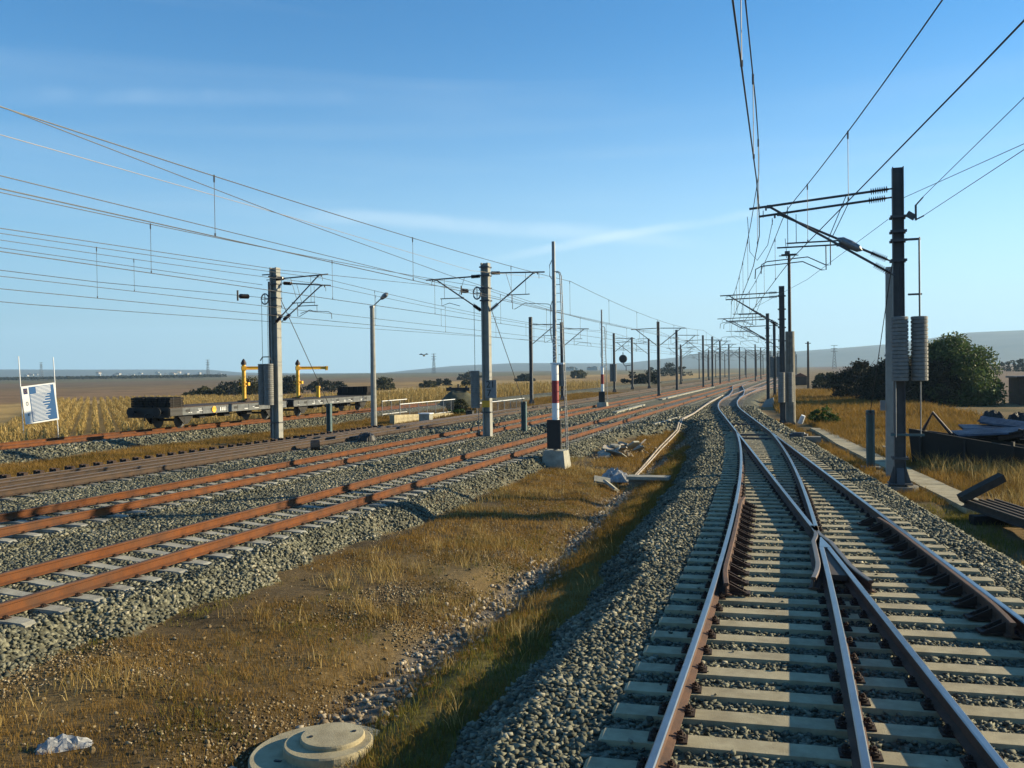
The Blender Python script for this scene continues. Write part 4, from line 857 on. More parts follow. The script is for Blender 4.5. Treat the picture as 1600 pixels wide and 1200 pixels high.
for lb, s, n, z in [('small black insulator hanging in the wires left of the wagon mast', 29.8, -20.6, 5.95), ('small black insulator hanging in the wires left of the number board mast', 38.3, -14.7, 6.6)]:
    t = thing('line_insulator', lb, 'insulator', s, n, z); MB().box((0, -.3, 0), (.05, .05, .4)).obj('yoke', 'black', t); put_ins(t, (.0, -.2, -.02), (.1, .6, .02), INS)
mb = MB(); mb.tube([P(27, -1.5, 7.3), P(27.2, -1.45, 6.3), P(27.3, -1.25, 6.05), P(27.4, -.95, 6.5), P(27.3, -.8, 7.2)], .009); tag(mb.obj('jumper_cable', 'wire'), 'slack jumper cable hanging at the tip of the large mast arm', 'cable')

# ------------------------------------------------------------------ flat wagons and cranes
def wagon(label, sa, sb, axles, emblem=False):
    L = sb - sa; t = thing('flat_wagon', label, 'wagon', (sa + sb) / 2, L4, 0, 0, 'flat wagons on the far track'); m = (sa + sb) / 2; h = L / 2
    mb = MB()
    for sx in (-1, 1):
        mb.box((sx * 1.32, 0, .95), (.05, L, .36)); mb.box((sx * 1.30, 0, 1.14), (.14, L, .03)); mb.box((sx * 1.30, 0, .76), (.14, L, .03))
        for k in range(int(L / 1.1)): mb.box((sx * 1.355, -h + .6 + k * 1.1, .95), (.02, .05, .33))
    sill = mb.obj('side_sill', 'wagon_grey', t)
    mk = MB()
    for k in range(int(L / .9)):
        if random.random() < .5:
            y = -h + .7 + k * .9
            for q in range(random.randint(1, 3)): mk.box((1.352, y + random.uniform(-.2, .2), .86 + q * .08), (.008, random.uniform(.15, .5), .025))
    mk.obj('stencil_marks', 'white', sill)
    dk = MB()
    for k in range(int(L / 2.2)): dk.box((1.351, -h + 1.5 + k * 2.2, .97), (.012, .35, .15))
    dk.obj('sill_openings', 'black', sill)
    if emblem:
        MB().box((1.385, -h + .5, .95), (.03, 1.0, .42)).box((0, -h - .02, .9), (2.7, .04, .5)).obj('end_frame', 'black', t)
        MB().lathe([(.01, 0), (.19, 0), (.19, .012), (.01, .012)], 20, (1.366, 43.7 - m, .95), axis=(1, 0, 0)).obj('round_mark', 'yellow', sill)
        for k, w_ in enumerate((.09, .06, .09, .05)): MB().box((1.366, 44.3 - m + k * .16, .95), (.01, w_, .2)).obj('stencil_letter', 'white', sill)
    mb = MB()
    for k in range(int(L / .25)): mb.box((0, -h + .125 + k * .25, 1.175), (2.66, .235, .045))
    mb.obj('deck', 'wood_dark' if not emblem else 'rust_brown', t)
    mb = MB(); mb.box((0, 0, .85), (.5, L - .4, .4)); mb.box((0, -h + .08, .92), (2.6, .16, .42)); mb.box((0, h - .08, .92), (2.6, .16, .42)); mb.obj('underframe', 'wagon_dark', t)
    mb = MB()
    for sg in (-1, 1):
        for sx in (-.87, .87): mb.cyl((sx, sg * h, .98), (sx, sg * (h + .38), .98), .09).cyl((sx, sg * (h + .38), .98), (sx, sg * (h + .42), .98), .24, n=16)
        mb.tube([(0, sg * h, .85), (0, sg * (h + .3), .8), (0, sg * (h + .35), .5)], .04); mb.tube([(.4, sg * h, .8), (.4, sg * (h + .25), .65), (.4, sg * (h + .2), .4), (.4, sg * (h + .05), .38)], .03)
    mb.obj('buffers', 'wagon_dark', t)
    for q in axles:
        c = q - m; wheels = []
        for sx in (-1, 1):
            b = MB(); b.add([(sx * 1.1, c - .75, .80), (sx * 1.14, c - .75, .80), (sx * 1.1, c + .75, .80), (sx * 1.14, c + .75, .80), (sx * 1.1, c - .16, .22), (sx * 1.14, c - .16, .22), (sx * 1.1, c + .16, .22), (sx * 1.14, c + .16, .22)], [(0, 1, 5, 4), (2, 6, 7, 3), (1, 3, 7, 5), (0, 4, 6, 2), (4, 5, 7, 6)])
            b.box((sx * 1.05, c, .46), (.2, .3, .3)).box((sx * 1.02, c, .66), (.12, 1.3, .07)).box((sx * 1.02, c, .60), (.12, .9, .05)); bo = b.obj('axle_guard', 'wagon_dark', t)
        for sx in (-1, 1): MB().lathe([(.06, -.07), (.38, -.06), (.40, -.03), (.46, .03), (.46, .06), (.40, .065), (.08, .065)], 22, (sx * .76, c, .46), axis=(-sx, 0, 0)).obj('wheel', 'steel_dark', bo)
        MB().cyl((-.8, c, .46), (.8, c, .46), .07).obj('axle', 'wagon_dark', bo)
    mb = MB()
    for k in range(3): mb.box((sx * .6, -h * .4 + k * h * .4, .62), (.5, .5, .3))
    mb.cyl((-.5, -h * .2, .6), (-.5, h * .1, .6), .18).box((0, 0, .55), (.06, L * .6, .06)); mb.obj('brake_gear', 'wagon_dark', t)
    return t
wagon('grey flat wagon with a yellow round mark on its side sill', 39.9, 51.3, [41.5, 49.8], True)
wagon('second flat wagon coupled behind, nearer the railings', 52.2, 64.3, [53.7, 62.4])
for k, (dx, lb) in enumerate([(-.88, 'black bundle on the flat wagon end, the one nearest the corn'), (0, 'black bundle on the flat wagon end, middle of the three'), (.88, 'black bundle on the flat wagon end, the one nearest the yard')]):
    t = thing('timber_bundle', lb, 'bundle', 40.6, L4 + dx, 1.2, 0, 'black bundles on the flat wagon'); mb = MB()
    for r_ in range(4):
        for c in range(3): mb.box((-.27 + c * .27, random.uniform(-.05, .05), .07 + r_ * .13), (.25, 1.1, .118))
    mb.obj('timbers', 'wood_dark', t); MB().box((0, -.3, .28), (.84, .03, .56)).box((0, .3, .28), (.84, .03, .56)).obj('strap', 'black', t)
t = thing('steel_side_panels', 'black stack of panels with notched top on the far flat wagon', 'panels', 63.5, L4, 1.2); mb = MB()
for k in range(6): mb.box((-1.1 + k * .44, 0, .33 + random.uniform(-.03, .02)), (.40, 1.2, .66))
mb.box((0, 0, .12), (2.6, 1.4, .2)); mb.obj('panels', 'wood_dark', t)
def crane(label, s, arm):
    t = thing('davit_crane', label, 'crane', s, L4 - .2, 1.2, 0, 'yellow cranes on the flat wagons')
    MB().cyl((0, 0, .05), (0, 0, 2.35), .13, .12, n=14).obj('post', 'yellow', t); MB().box((0, 0, .05), (.6, .6, .08)).box((.1, .1, .14), (.3, .3, .14)).obj('base_plate', 'rust_brown', t)
    MB().cyl((0, 0, .98), (0, 0, 1.06), .19, n=14).cyl((0, 0, 1.2), (0, 0, 1.27), .17, n=14).box((.17, .17, 1.12), (.2, .2, .2)).tube([(-.12, -.05, 1.0), (-.26, -.1, 1.05), (-.26, -.1, 1.22)], .04).obj('slewing_gear', 'yellow', t)
    MB().cyl((0, 0, 2.35), (0, 0, 2.5), .17).lathe([(.15, 2.5), (.10, 2.62), (.03, 2.72)], 12).obj('cap', 'steel_brown', t)
    mb = MB(); d = Vector((.72, .69, 0)); rt = Matrix.Rotation(math.atan2(.69, .72), 3, 'Z')
    mb.box(d * (arm / 2) + Vector((0, 0, 2.22)), (arm, .16, .03), rot=rt); mb.box(d * (arm / 2) + Vector((0, 0, 2.04)), (arm, .16, .03), rot=rt); mb.box(d * (arm / 2) + Vector((0, 0, 2.13)), (arm, .08, .17), rot=rt)
    mb.box(d * (arm - .1) + Vector((0, 0, 2.10)), (.14, .24, .30), rot=rt); mb.box(Vector((0, 0, 2.12)), (.28, .28, .26), rot=rt); mb.obj('jib', 'yellow', t)
    return t
crane('yellow crane standing on the wagon with the round mark', 48.9, 2.1); crane('yellow crane standing on the farther wagon', 55.3, 2.15)
t = thing('yellow_bollard', 'small yellow post on the farther wagon deck', 'post', 57.7, L4, 1.2); MB().box((0, 0, .35), (.22, .16, .7)).box((0, 0, .75), (.28, .22, .14)).obj('post', 'yellow', t)

# ------------------------------------------------------------------ information board
bo = thing('information_board', 'leaning white and blue notice board on two thin poles', 'sign', loc=Vector((-26.75, 50.9, -1.1)), group=None); bo.rotation_euler = (0, R(-1.6), R(46)); bo.scale = (.93, 1, 1)
for x, lean in ((-.98, 0), (.98, 0)): MB().cyl((x, .05, 0), (x - .08, .05, 5.25 - .1 * (x > 0)), .028, n=8).obj('pole', 'white', bo)
pn = MB().box((0, 0, 2.55), (1.92, .03, 2.15), rot=Matrix.Rotation(R(-4.5), 3, 'Y')).obj('panel', 'white', bo)
RB = Matrix.Rotation(R(-4.5), 3, 'Y')
def onb(x, z, w_, h_, mt, nm, par=pn, d=-.02, th=.006):
    p = RB @ Vector((x, 0, z)); return MB().box((p.x, d, 2.55 + p.z), (w_, th, h_), rot=RB).obj(nm, mt, par)
onb(.17, 0, 1.42, 1.98, 'blue', 'blue_field'); onb(-.74, .78, .22, .32, 'blue_d', 'flag_emblem')
for k in range(12):
    a = k * math.pi / 6; onb(-.74 + .065 * math.cos(a), .78 + .065 * math.sin(a), .014, .014, 'yellow', 'star', d=-.026)
for k in range(14):
    a = k * math.pi / 7; onb(-.72 + .055 * math.cos(a), .08 + .10 * math.sin(a), .03, .03, 'galv', 'crest_mark', d=-.024)
onb(-.72, -.55, .08, .14, 'galv', 'small_crest')
for k in range(26):
    z = .93 - k * .074; w_ = random.uniform(.6, 1.25); 
    if k < 5: w_ = .85; xx = .27
    else: xx = .17 - .68 + w_ / 2
    onb(xx, z, w_, .030 if k > 4 else .04, 'white', 'text_line', d=-.025)

# ------------------------------------------------------------------ culvert, railings, buffer stop mound
def railing(label, sa, sb, n, zb, zt, mid=1):
    t = thing('railing', label, 'railing', sa, n, zb, 0, 'metal railings by the culvert'); L = sb - sa; h = zt - zb
    MB().cyl((0, 0, h), (0, L, h), .03, n=6).obj('handrail', 'white', t); MB().cyl((0, 0, h * .12), (0, L, h * .12), .022, n=6).obj('bottom_rail', 'white', t)
    for k in range(int(L / 1.6) + 1): MB().box((0, min(L, k * 1.6), h / 2), (.05, .05, h)).obj('post', 'galv', t)
    mb = MB()
    for k in range(int(L / .2)): mb.cyl((0, k * .2, h * .12), (0, k * .2, h), .009, n=4, cap=False)
    mb.obj('bars', 'galv', t); return t
railing('pale railing above the cream culvert wall', 57.5, 68, -27, -.42, .68); railing('pale railing just behind the brown track', 62, 73.8, -22.9, -.35, .55); railing('short railing at the end of the rusty far track', 62, 66.5, -30.6, -.4, .75)
t = thing('culvert_wall', 'cream concrete culvert wall below the railing', 'wall', 56, -26.6, -1.2)
mb = MB(); mb.add([(0, -1, 0), (.35, -1, 0), (.35, 10.5, 0), (0, 10.5, 0), (0, -1, 1.25), (.35, -1, 1.25), (.35, 10.5, .85), (0, 10.5, .85)], [(3, 2, 1, 0), (4, 5, 6, 7), (0, 1, 5, 4), (1, 2, 6, 5), (2, 3, 7, 6), (3, 0, 4, 7)]); mb.obj('wall', 'concrete', t)
MB().box((.6, 5.5, .45), (.9, 8, .12), rot=Matrix.Rotation(.2, 3, 'Y')).obj('apron', 'concrete_l', t)
t = thing('cable_cabinet', 'small pale cabinet in front of the culvert railing', 'cabinet', 55.6, -24.2, -.6); MB().box((0, 0, .35), (.75, .6, .7)).obj('body', 'concrete_l', t); MB().box((0, 0, .73), (.85, .7, .07)).obj('lid', 'white', t)
# mound with buffer beam
g = np.linspace(-1, 1, 41); gx, gy = np.meshgrid(g, g); rr_ = np.hypot(gx, gy)
hgt = 1.75 * (1 - sstep(rr_, .18, .95)) + .22 * (noise2(gx * 3, gy * 3, .5, 101) - .5) * (rr_ < .9)
mm = thing('buffer_mound', 'dark earth mound carrying a black buffer beam', 'mound', 80.5, -31.6, -.62); i, j = np.meshgrid(np.arange(40), np.arange(40), indexing='ij')
o = bigmesh('earth', np.stack([gx * 2.9, gy * 3.2, hgt - .06], -1).reshape(-1, 3), np.stack([i * 41 + j, i * 41 + j + 1, (i + 1) * 41 + j + 1, (i + 1) * 41 + j], -1).reshape(-1, 4), simple('mound_earth', (.05, .055, .035), .95, 0, 0, 2.5, .5, 20, col2=(.12, .12, .06)), smooth=True); o.parent = mm
b_ = MB(); b_.box((0, 0, 1.85), (2.4, .3, .32)); b_.cyl((0, 0, 2.0), (0, 0, 2.35), .1); b_.cyl((-.8, 0, 2.0), (-.8, 0, 2.12), .14); b_.cyl((.85, 0, 2.0), (.85, 0, 2.15), .14)
for sx in (-1, 1): b_.tube([(sx * .7, .2, 1.7), (sx * .7, 1.2, .4)], .08)
b_.obj('buffer_beam', 'black', mm)
# black things by the brown track
t = thing('cable_drum', 'round black drum lying on the ballast by the brown track', 'drum', 32.4, -19.05, -.28); MB().cyl((-.13, -.1, .22), (.13, .1, .22), .25, n=20).obj('drum', 'black', t); MB().box((.28, .1, .05), (.35, .25, .1)).obj('foot', 'wood_dark', t)
t = thing('point_lantern', 'black domed point machine with ribs by the brown track', 'point machine', 36.9, -19.0, -.28); MB().lathe([(.42, .0), (.42, .12), (.34, .34), (.16, .46), (.02, .48)], 14).obj('dome', 'black', t)
for k in range(5): MB().tube([(-.4 + k * .2, -.42, 0), (-.36 + k * .18, -.34, .25), (-.2 + k * .1, -.1, .47)], .022).obj('rib', 'steel_dark', t)
for s, n, lb in [(58.2, -22.0, 'small black box at the foot of the green shrub'), (61.8, -21.9, 'small black box at the corner of the farther railing')]:
    t = thing('black_box', lb, 'box', s, n, -.3, 0, 'small black boxes by the railing'); MB().box((0, 0, .25), (.5, .4, .46), taper=.9).obj('body', 'black', t); MB().box((0, 0, .49), (.5, .42, .05)).obj('lid', 'wood_dark', t)

# ------------------------------------------------------------------ ditch side: manhole, litter, slabs, ducts
zt_ = lambda s, n: float(terr(s, n)[0])
t = thing('manhole', 'round stepped concrete manhole cover in the ditch', 'manhole', 7.62, -4.45, -.80)
MB().lathe([(.70, -.35), (.70, .03), (.685, .045), (.02, .05)], 48).obj('ring_slab', 'concrete', t)
MB().lathe([(.43, .045), (.43, .12), (.415, .135), (.02, .14)], 40, (.03, .05, 0)).obj('collar', 'concrete', t); MB().lathe([(.31, .135), (.31, .165), (.30, .18), (.02, .185)], 40, (.05, .10, 0)).obj('lid', 'concrete', t)
for hx_, hy_ in ((.22, .22), (-.12, -.02)): MB().cyl((hx_, hy_, .17), (hx_, hy_, .188), .022, n=10).obj('lifting_hole', 'black', t)
for hx_, hy_ in ((-.30, -.32), (.45, .38)): MB().box((hx_, hy_, .05), (.07, .03, .012)).obj('chipped_slot', 'black', t)
def crumple(name, label, cat, s, n, z, sx, sy, sz, mt, seed=0, group=None, rot=0, flat=0):
    g = 13; rs = np.random.default_rng(seed); u = np.linspace(-1, 1, g); X_, Y_ = np.meshgrid(u, u)
    h = (1 - np.maximum(np.abs(X_), np.abs(Y_)) ** 2.5) * (.45 + .7 * rs.uniform(0, 1, (g, g))); e = 1 + .25 * (rs.uniform(0, 1, (g, g)) - .5)
    vs = [(X_[a, b] * sx * e[a, b], Y_[a, b] * sy * e[a, b], h[a, b] * sz) for a in range(g) for b in range(g)]; fs = [(a * g + b, a * g + b + 1, (a + 1) * g + b + 1, (a + 1) * g + b) for a in range(g - 1) for b in range(g - 1)]
    mb = MB(); mb.add(vs, fs); o = mb.obj(name, mt); o.location = P(s, n, z); o.rotation_euler = (0, 0, -TH + rot); return tag(o, label, cat, group)
crumple('plastic_bag', 'crumpled white plastic rag on bare earth near the corner', 'bag', 6.75, -6.75, zt_(6.75, -6.75), .24, .08, .13, 'cloth', 3, rot=.75)
crumple('sack', 'crumpled whitish sack lying at the end of the ducts', 'sack', 29.2, -5.95, zt_(29.2, -5.95), .45, .40, .42, 'cloth', 5)
for k, (s, n, a, r1, r2) in enumerate([(27.9, -6.1, .3, .5, .2), (27.6, -5.75, -.5, -.4, .5)]):
    q = MB().box((0, 0, 0), (.52, .3, .07)).obj('broken_tile', 'concrete_l'); q.location = P(s, n, zt_(s, n) + .14); q.rotation_euler = (r1, r2, a - TH); tag(q, ['broken pale tile leaning below the sack, left one', 'broken pale tile leaning below the sack, right one'][k], 'tile', 'broken tiles by the sack')
t = thing('concrete_headwall', 'concrete slab bridging the ditch beside the sack', 'slab', 28.7, -4.75, -1.2); MB().box((0, 0, .62), (1.35, .55, .10)).obj('cover_slab', 'concrete_l', t); MB().box((-.1, .1, .3), (1.1, .3, .56)).obj('headwall', 'concrete_d', t)  # darker concrete below the pale slab paints in its shaded front
rs = random.Random(5)
for k in range(15):
    s = 35.6 + rs.uniform(0, 4.6); n = -7.5 + (s - 37.8) * .12 + rs.uniform(-.65, .65); sx, sy, sz = rs.uniform(.2, .62), rs.uniform(.12, .38), rs.uniform(.015, .05); mb = MB()
    pts = [(sx * math.cos(a) * rs.uniform(.7, 1.15), sy * math.sin(a) * rs.uniform(.7, 1.15)) for a in [i * 2 * math.pi / 7 for i in range(7)]]
    mb.add([(x, y, -sz) for x, y in pts] + [(x * .93, y * .93, sz) for x, y in pts], [tuple(range(6, -1, -1)), tuple(range(7, 14))] + [(i, (i + 1) % 7, 7 + (i + 1) % 7, 7 + i) for i in range(7)])
    o = mb.obj('concrete_lump', 'pipe_pale' if k % 2 else 'concrete_l'); o.location = P(s, n, zt_(s, n) + rs.uniform(.05, .28)); o.rotation_euler = (rs.uniform(-.6, .6), rs.uniform(-.6, .6), rs.uniform(0, 6)); tag(o, 'jagged pale lump in the heap of broken concrete', 'rubble', 'lumps in the heap of broken concrete')
s_, n_ = RNG.normal(37.9, 1.25, 420), RNG.normal(0, .38, 420); n_ = -7.4 + (s_ - 37.8) * .12 + n_; stones('rubble_crumbs', s_, n_, terr(s_, n_)[0] + .10 * RNG.uniform(0, 1, 420), RNG.uniform(.03, .10, 420), 'stone_pale')
for k, (off, lb) in enumerate([(0, 'pale cable duct along the ditch, nearer strand'), (.12, 'pale cable duct along the ditch, farther strand')]):
    pts = []
    for s in np.arange(29.5, 104, 1.5):
        n = np.interp(s, [29.5, 40.8, 54, 61, 82, 104], [-5.5, -6.25, -6.95, -7.05, -8.0, -8.65]) + (.9 if False else 0) + off * (.7 + .3 * math.sin(s * .15 + k)) * (1 if s < 60 else .9); pts.append(P(s, n, float(terr(s, n, False)[0]) + .13))
    mb = MB(); mb.tube(pts, np.linspace(.032, .060, len(pts)), 6); tag(mb.obj('cable_duct', 'pipe_pale'), lb, 'cable duct', 'cable ducts along the ditch')
for s0, s1, n0, n1, lb, w_ in [(64, 78, -13.0, -13.3, 'long pale slab strip between the orange tracks near the second signal', .35), (92, 152, -13.9, -14.2, 'long pale strip of troughs beside the distant two armed mast', .45), (50, 58, -7.9, -7.5, 'short pale board lying on gravel left of the ducts', .12)]:
    mb = MB(); k = int((s1 - s0) / 1.0)
    for i in range(k):
        s = s0 + (i + .5) * (s1 - s0) / k; n = n0 + (n1 - n0) * i / k; mb.box(P(s, n + random.uniform(-.04, .04), -.20), (w_, (s1 - s0) / k * .94, .12), rot=Matrix.Rotation(-TH + random.uniform(-.03, .03), 3, 'Z'))
    tag(mb.obj('trough_strip', 'concrete_l'), lb, 'trough')

# ------------------------------------------------------------------ right side: path, block, rails, scrap
ss = np.arange(23.6, 52, .9); mb = MB()
for s in ss:
    h = math.atan(-.122); c = float(nD(s)) + 3.05 + .25 * sstep(s, 40, 50); mb.box(P(s, c, -.52 + random.uniform(-.008, .008)), (.74, .885, .14), rot=Matrix.Rotation(-TH - h + random.uniform(-.01, .01), 3, 'Z'))
tag(mb.obj('path', 'concrete'), kind='structure')
t = thing('concrete_block', 'low grey concrete block with a stub post beside the path end', 'block', 41.8, .35, -.5); MB().box((0, 0, .15), (.75, .55, .34)).obj('block', 'concrete_d', t); MB().box((-.38, .1, .25), (.12, .14, .5)).obj('stub', 'concrete_d', t)
q = MB().box((0, 0, 0), (.75, .35, .05)).obj('loose_slab', 'concrete_l'); q.location = P(37.5, 3.3, -.25); q.rotation_euler = (0, .05, -TH); tag(q, 'thin pale slab lying in the dry grass behind the path', 'slab')
dr_ = Vector((math.sin(TH - .235), math.cos(TH - .235), 0)); sr = Vector((dr_.y, -dr_.x, 0)); base = P(22.4, 3.45, -.30)
for k in range(5):
    mb = MB(); a = base + sr * (k * .17) + Vector((0, 0, .0 + .0 * k)); b = a - dr_ * 14
    vs = []
    for p in (a, b):
        for x, z in PROF: vs.append(p + sr * x + Vector((0, 0, z + .17)))
    n_ = len(PROF); mb.add(vs, [(j, (j + 1) % n_, n_ + (j + 1) % n_, n_ + j) for j in range(n_)] + [tuple(range(n_ - 1, -1, -1)), tuple(range(n_, 2 * n_))])
    tag(mb.obj('stored_rail', 'rust_brown'), 'rusty spare rail lying in the raised row by the path end', 'rail', 'spare rails stored on supports')
for k in range(5):
    o = MB().box((0, 0, 0), (1.5, .26, .26)).obj('support_timber', 'wood_dark'); o.location = base + sr * .4 - dr_ * (1.2 + k * 2.6) + Vector((0, 0, -.14)); o.rotation_euler = (0, 0, -TH + .235); tag(o, 'dark timber support under the spare rails', 'timber', 'timbers under the spare rails')
o = MB().box((0, 0, 0), (1.05, .22, .17)).obj('timber_beam', 'bark'); o.location = base + sr * .35 - dr_ * .05 + Vector((0, 0, .42)); o.rotation_euler = (R(8), R(-28), -TH + .25); tag(o, 'grey timber beam lying tilted on the ends of the spare rails', 'beam')
# scrap heap
t = thing('steel_trough', 'long dark steel trough lying at the front of the scrap heap', 'trough', 33.4, 6.1, -.5, R(-32))
mb = MB(); mb.add([(-2.6, -.5, 0), (2.9, -.5, 0), (2.9, .5, 0), (-2.6, .5, 0), (-2.6, -.75, 1.2), (2.9, -.75, .5), (2.9, .75, .45), (-2.6, .75, 1.05), (-2.6, -.68, 1.2), (2.9, -.68, .5), (2.9, .68, .45), (-2.6, .68, 1.05), (-2.5, -.4, .1), (2.8, -.4, .1), (2.8, .4, .1), (-2.5, .4, .1)],
   [(0, 3, 2, 1), (0, 1, 5, 4), (2, 3, 7, 6), (0, 4, 7, 3), (1, 2, 6, 5), (4, 5, 9, 8), (6, 7, 11, 10), (8, 9, 13, 12), (10, 11, 15, 14), (12, 13, 14, 15)]); mb.obj('body', 'wagon_dark', t)
for k in range(4): MB().box((-2.2 + k * 1.5, -.70, .45), (.08, .12, .9)).obj('stiffener', 'wagon_dark', t)
MB().tube([(-2.3, -.3, 1.1), (-1.95, -.3, 1.75), (-1.3, -.3, 1.0)], .06).obj('handle_frame', 'steel_brown', t)
rs = random.Random(9)
for k in range(9):
    mb = MB(); L_, W_ = rs.uniform(2.2, 3.2), rs.uniform(.8, 1.0); nn = 22; vs = []
    for i in range(nn):
        x = -W_ / 2 + W_ * i / (nn - 1); z = .03 * (1 if (i // 2) % 2 else -1)
        vs += [(x, -L_ / 2, z), (x, L_ / 2, z), (x, -L_ / 2, z - .012), (x, L_ / 2, z - .012)]
    mb.add(vs, [(i * 4, i * 4 + 4, i * 4 + 5, i * 4 + 1) for i in range(nn - 1)] + [(i * 4 + 2, i * 4 + 3, i * 4 + 7, i * 4 + 6) for i in range(nn - 1)])
    o = mb.obj('corrugated_sheet', 'sheet_blue'); o.location = P(34.6 + rs.uniform(-.8, 1.2), 6.2 + k * .6, .62 - .03 * k + .10 * (k % 3)); o.rotation_euler = (rs.uniform(-.18, .08), rs.uniform(.12, .50), rs.uniform(-2.2, -1.2)); tag(o, 'blue grey corrugated sheet sliding on top of the scrap heap', 'metal sheet', 'corrugated sheets on the scrap heap')
for k in range(16):
    o = MB().box((0, 0, 0), (rs.uniform(1.2, 3.6), .14, .15)).box((0, 0, .1), (2.3, .3, .03)).obj('scrap_beam', 'steel_brown'); o.location = P(32.8 + rs.uniform(-.8, 2.6), 6.0 + k * .34, rs.uniform(-.1, .85)); o.rotation_euler = (0, rs.uniform(-.25, .3), rs.uniform(-2.2, .4)); tag(o, 'dark steel beam poking out under the sheets of the scrap heap', 'beam', 'beams under the scrap heap')
for k in range(6): crumple('rubber_lump', 'black lump of rubber on the crest of the scrap heap', 'lump', 36.2 + .2 * k, 6.5 + k * .95, .82 - .06 * k, .42, .36, .42, 'black', 20 + k, 'black lumps on the scrap heap')
g = MB().box((0, 0, .35), (6.5, 2.6, 1.35), taper=.7).obj('scrap_plates', 'wagon_dark'); g.location = P(34.9, 8.6, -.6); g.rotation_euler = (0, 0, -TH - .5); tag(g, 'dark stacked plates filling the middle of the scrap heap', 'plates')
# distant structures on the right
t = thing('low_shed', 'long low brownish shed with dark openings behind the willow', 'shed', 88, 20.5, -.6); MB().box((0, 0, 1.15), (6, 4, 2.3)).obj('wall', 'plaster', t).data.materials[0] = M['brown_cyl']
for k in range(4): MB().box((-2.2 + k * 1.4, -2.03, 1.1), (.6, .06, 1.5)).obj('opening', 'black', t)
MB().box((0, 0, 2.38), (6.4, 4.5, .16)).obj('roof', 'steel_brown', t)
t = thing('wooden_pole', 'lone dark wooden pole on the right hand verge', 'pole', 151.5, .8, -.6); MB().cyl((0, 0, 0), (0, 0, 7.6), .2, .15, n=10).obj('post', 'bark', t); MB().box((0, 0, 7.3), (.9, .1, .1)).obj('crossarm', 'bark', t)
t = thing('tool_hut', 'small reddish hut beside the line past the pipe mast', 'hut', 180, -.5, -.5); MB().box((0, 0, .8), (2.4, 1.8, 1.6)).obj('wall', 'brown_cyl', t); MB().prism([(-1.4, 1.6), (1.4, 1.6), (0, 2.3)], -1.1, 1.1).obj('roof', 'tile', t)
t = thing('white_hut', 'narrow white building glimpsed between the right masts', 'hut', 215, -6.2 + 2.6, -.4); MB().box((0, 0, 1.6), (1.6, 2, 3.2)).obj('wall', 'white', t); MB().box((0, 0, 3.3), (1.9, 2.3, .15)).obj('roof', 'galv', t)

# ------------------------------------------------------------------ trees and bushes
def leaves(pts, size, mt, name='foliage', aspect=.45, droop=0):
    k = len(pts); a = RNG.normal(size=(k, 3)); a[:, 2] -= droop; a /= np.linalg.norm(a, axis=1)[:, None]; b = np.cross(a, RNG.normal(size=(k, 3))); b /= np.linalg.norm(b, axis=1)[:, None]
    s = size * RNG.uniform(.6, 1.3, (k, 1)); u = a * s; v = b * s * aspect
    V_ = np.stack([pts - u, pts + v, pts + u, pts - v], 1).reshape(-1, 3); return bigmesh(name, V_, np.arange(k * 4).reshape(-1, 4), mt)
def bush(name, label, cat, loc, wd, ht, mt, n=3000, ls=.12, clumps=26, trunk=True, group=None, lean=0, twigs=0, flat=1.0):
    t = thing(name, label, cat, loc=Vector(loc), group=group); t.rotation_euler = (0, 0, 0)
    ce = []
    while len(ce) < clumps:
        p = RNG.uniform(-1, 1, 3); p[2] = abs(p[2]); r = np.linalg.norm(p * [1, 1, .95])
        if .35 < r < .95: ce.append(p)
    ce = np.array(ce); ce = ce * [wd / 2 * .82, wd / 2 * .82 * flat, ht * .84] + [0, 0, ht * .04]; ce[:, 0] += lean * ce[:, 2]
    rad = RNG.uniform(.10, .36, clumps) * min(wd, ht * 1.3) * .55
    idx = RNG.integers(0, clumps, n); d = RNG.normal(size=(n, 3)); d /= np.linalg.norm(d, axis=1)[:, None]; q = ce[idx] + d * rad[idx][:, None] * RNG.uniform(.35, 1.12, (n, 1)) * [1.15, 1.15, .8]
    q[:, 2] = np.maximum(q[:, 2], .03); o = leaves(q, ls, mt, 'crown' if trunk else 'foliage'); o.parent = t
    if trunk:
        mb = MB(); th_ = max(.03, ht * .03); mb.tube([(0, 0, -.2), (0.02 * ht, 0, ht * .25), (lean * ht * .5, .03 * ht, ht * .5)], [th_ * 1.3, th_, th_ * .6], 8)
        for c in ce[:min(14, clumps)]: mb.tube([(0, 0, ht * .15), tuple(c * [.5, .5, .6] + [0, 0, ht * .05]), tuple(c)], [th_ * .6, th_ * .35, th_ * .12], 5)
        mb.obj('trunk', 'bark', t)
    if twigs:
        p = ce[RNG.integers(0, clumps, twigs)] + RNG.normal(0, .35, (twigs, 3)) * [1, 1, .3] + [0, 0, .25]; p[:, 2] = np.clip(p[:, 2], .1, ht * 1.02); tw = leaves(p, .5, 'twig', 'bare_twigs', .05); tw.parent = t
    return t
def W(s, n, z=-.55): return P(s, n, z)
bush('willow_tree', 'large green willow blown to one side behind the scrap heap', 'tree', W(87, 12.8), 8.0, 6.6, 'leaf', 42000, .15, 75, lean=-.02)
bush('brush_heap', 'wide dark heap of brush at the left foot of the willow', 'brush', W(88, 8.3), 9.0, 4.7, 'leaf_d', 22000, .16, 90, False, twigs=900)
bush('brush_heap', 'dark brush mound at the far left end of the brush row', 'brush', W(97, 5.4), 6.5, 4.3, 'leaf_d', 11000, .16, 50, False, twigs=500)
bush('brush_heap', 'dark brush mound touching the willow crown', 'brush', W(85.5, 10.9), 5.6, 4.5, 'leaf_d', 12000, .15, 50, False, twigs=400)
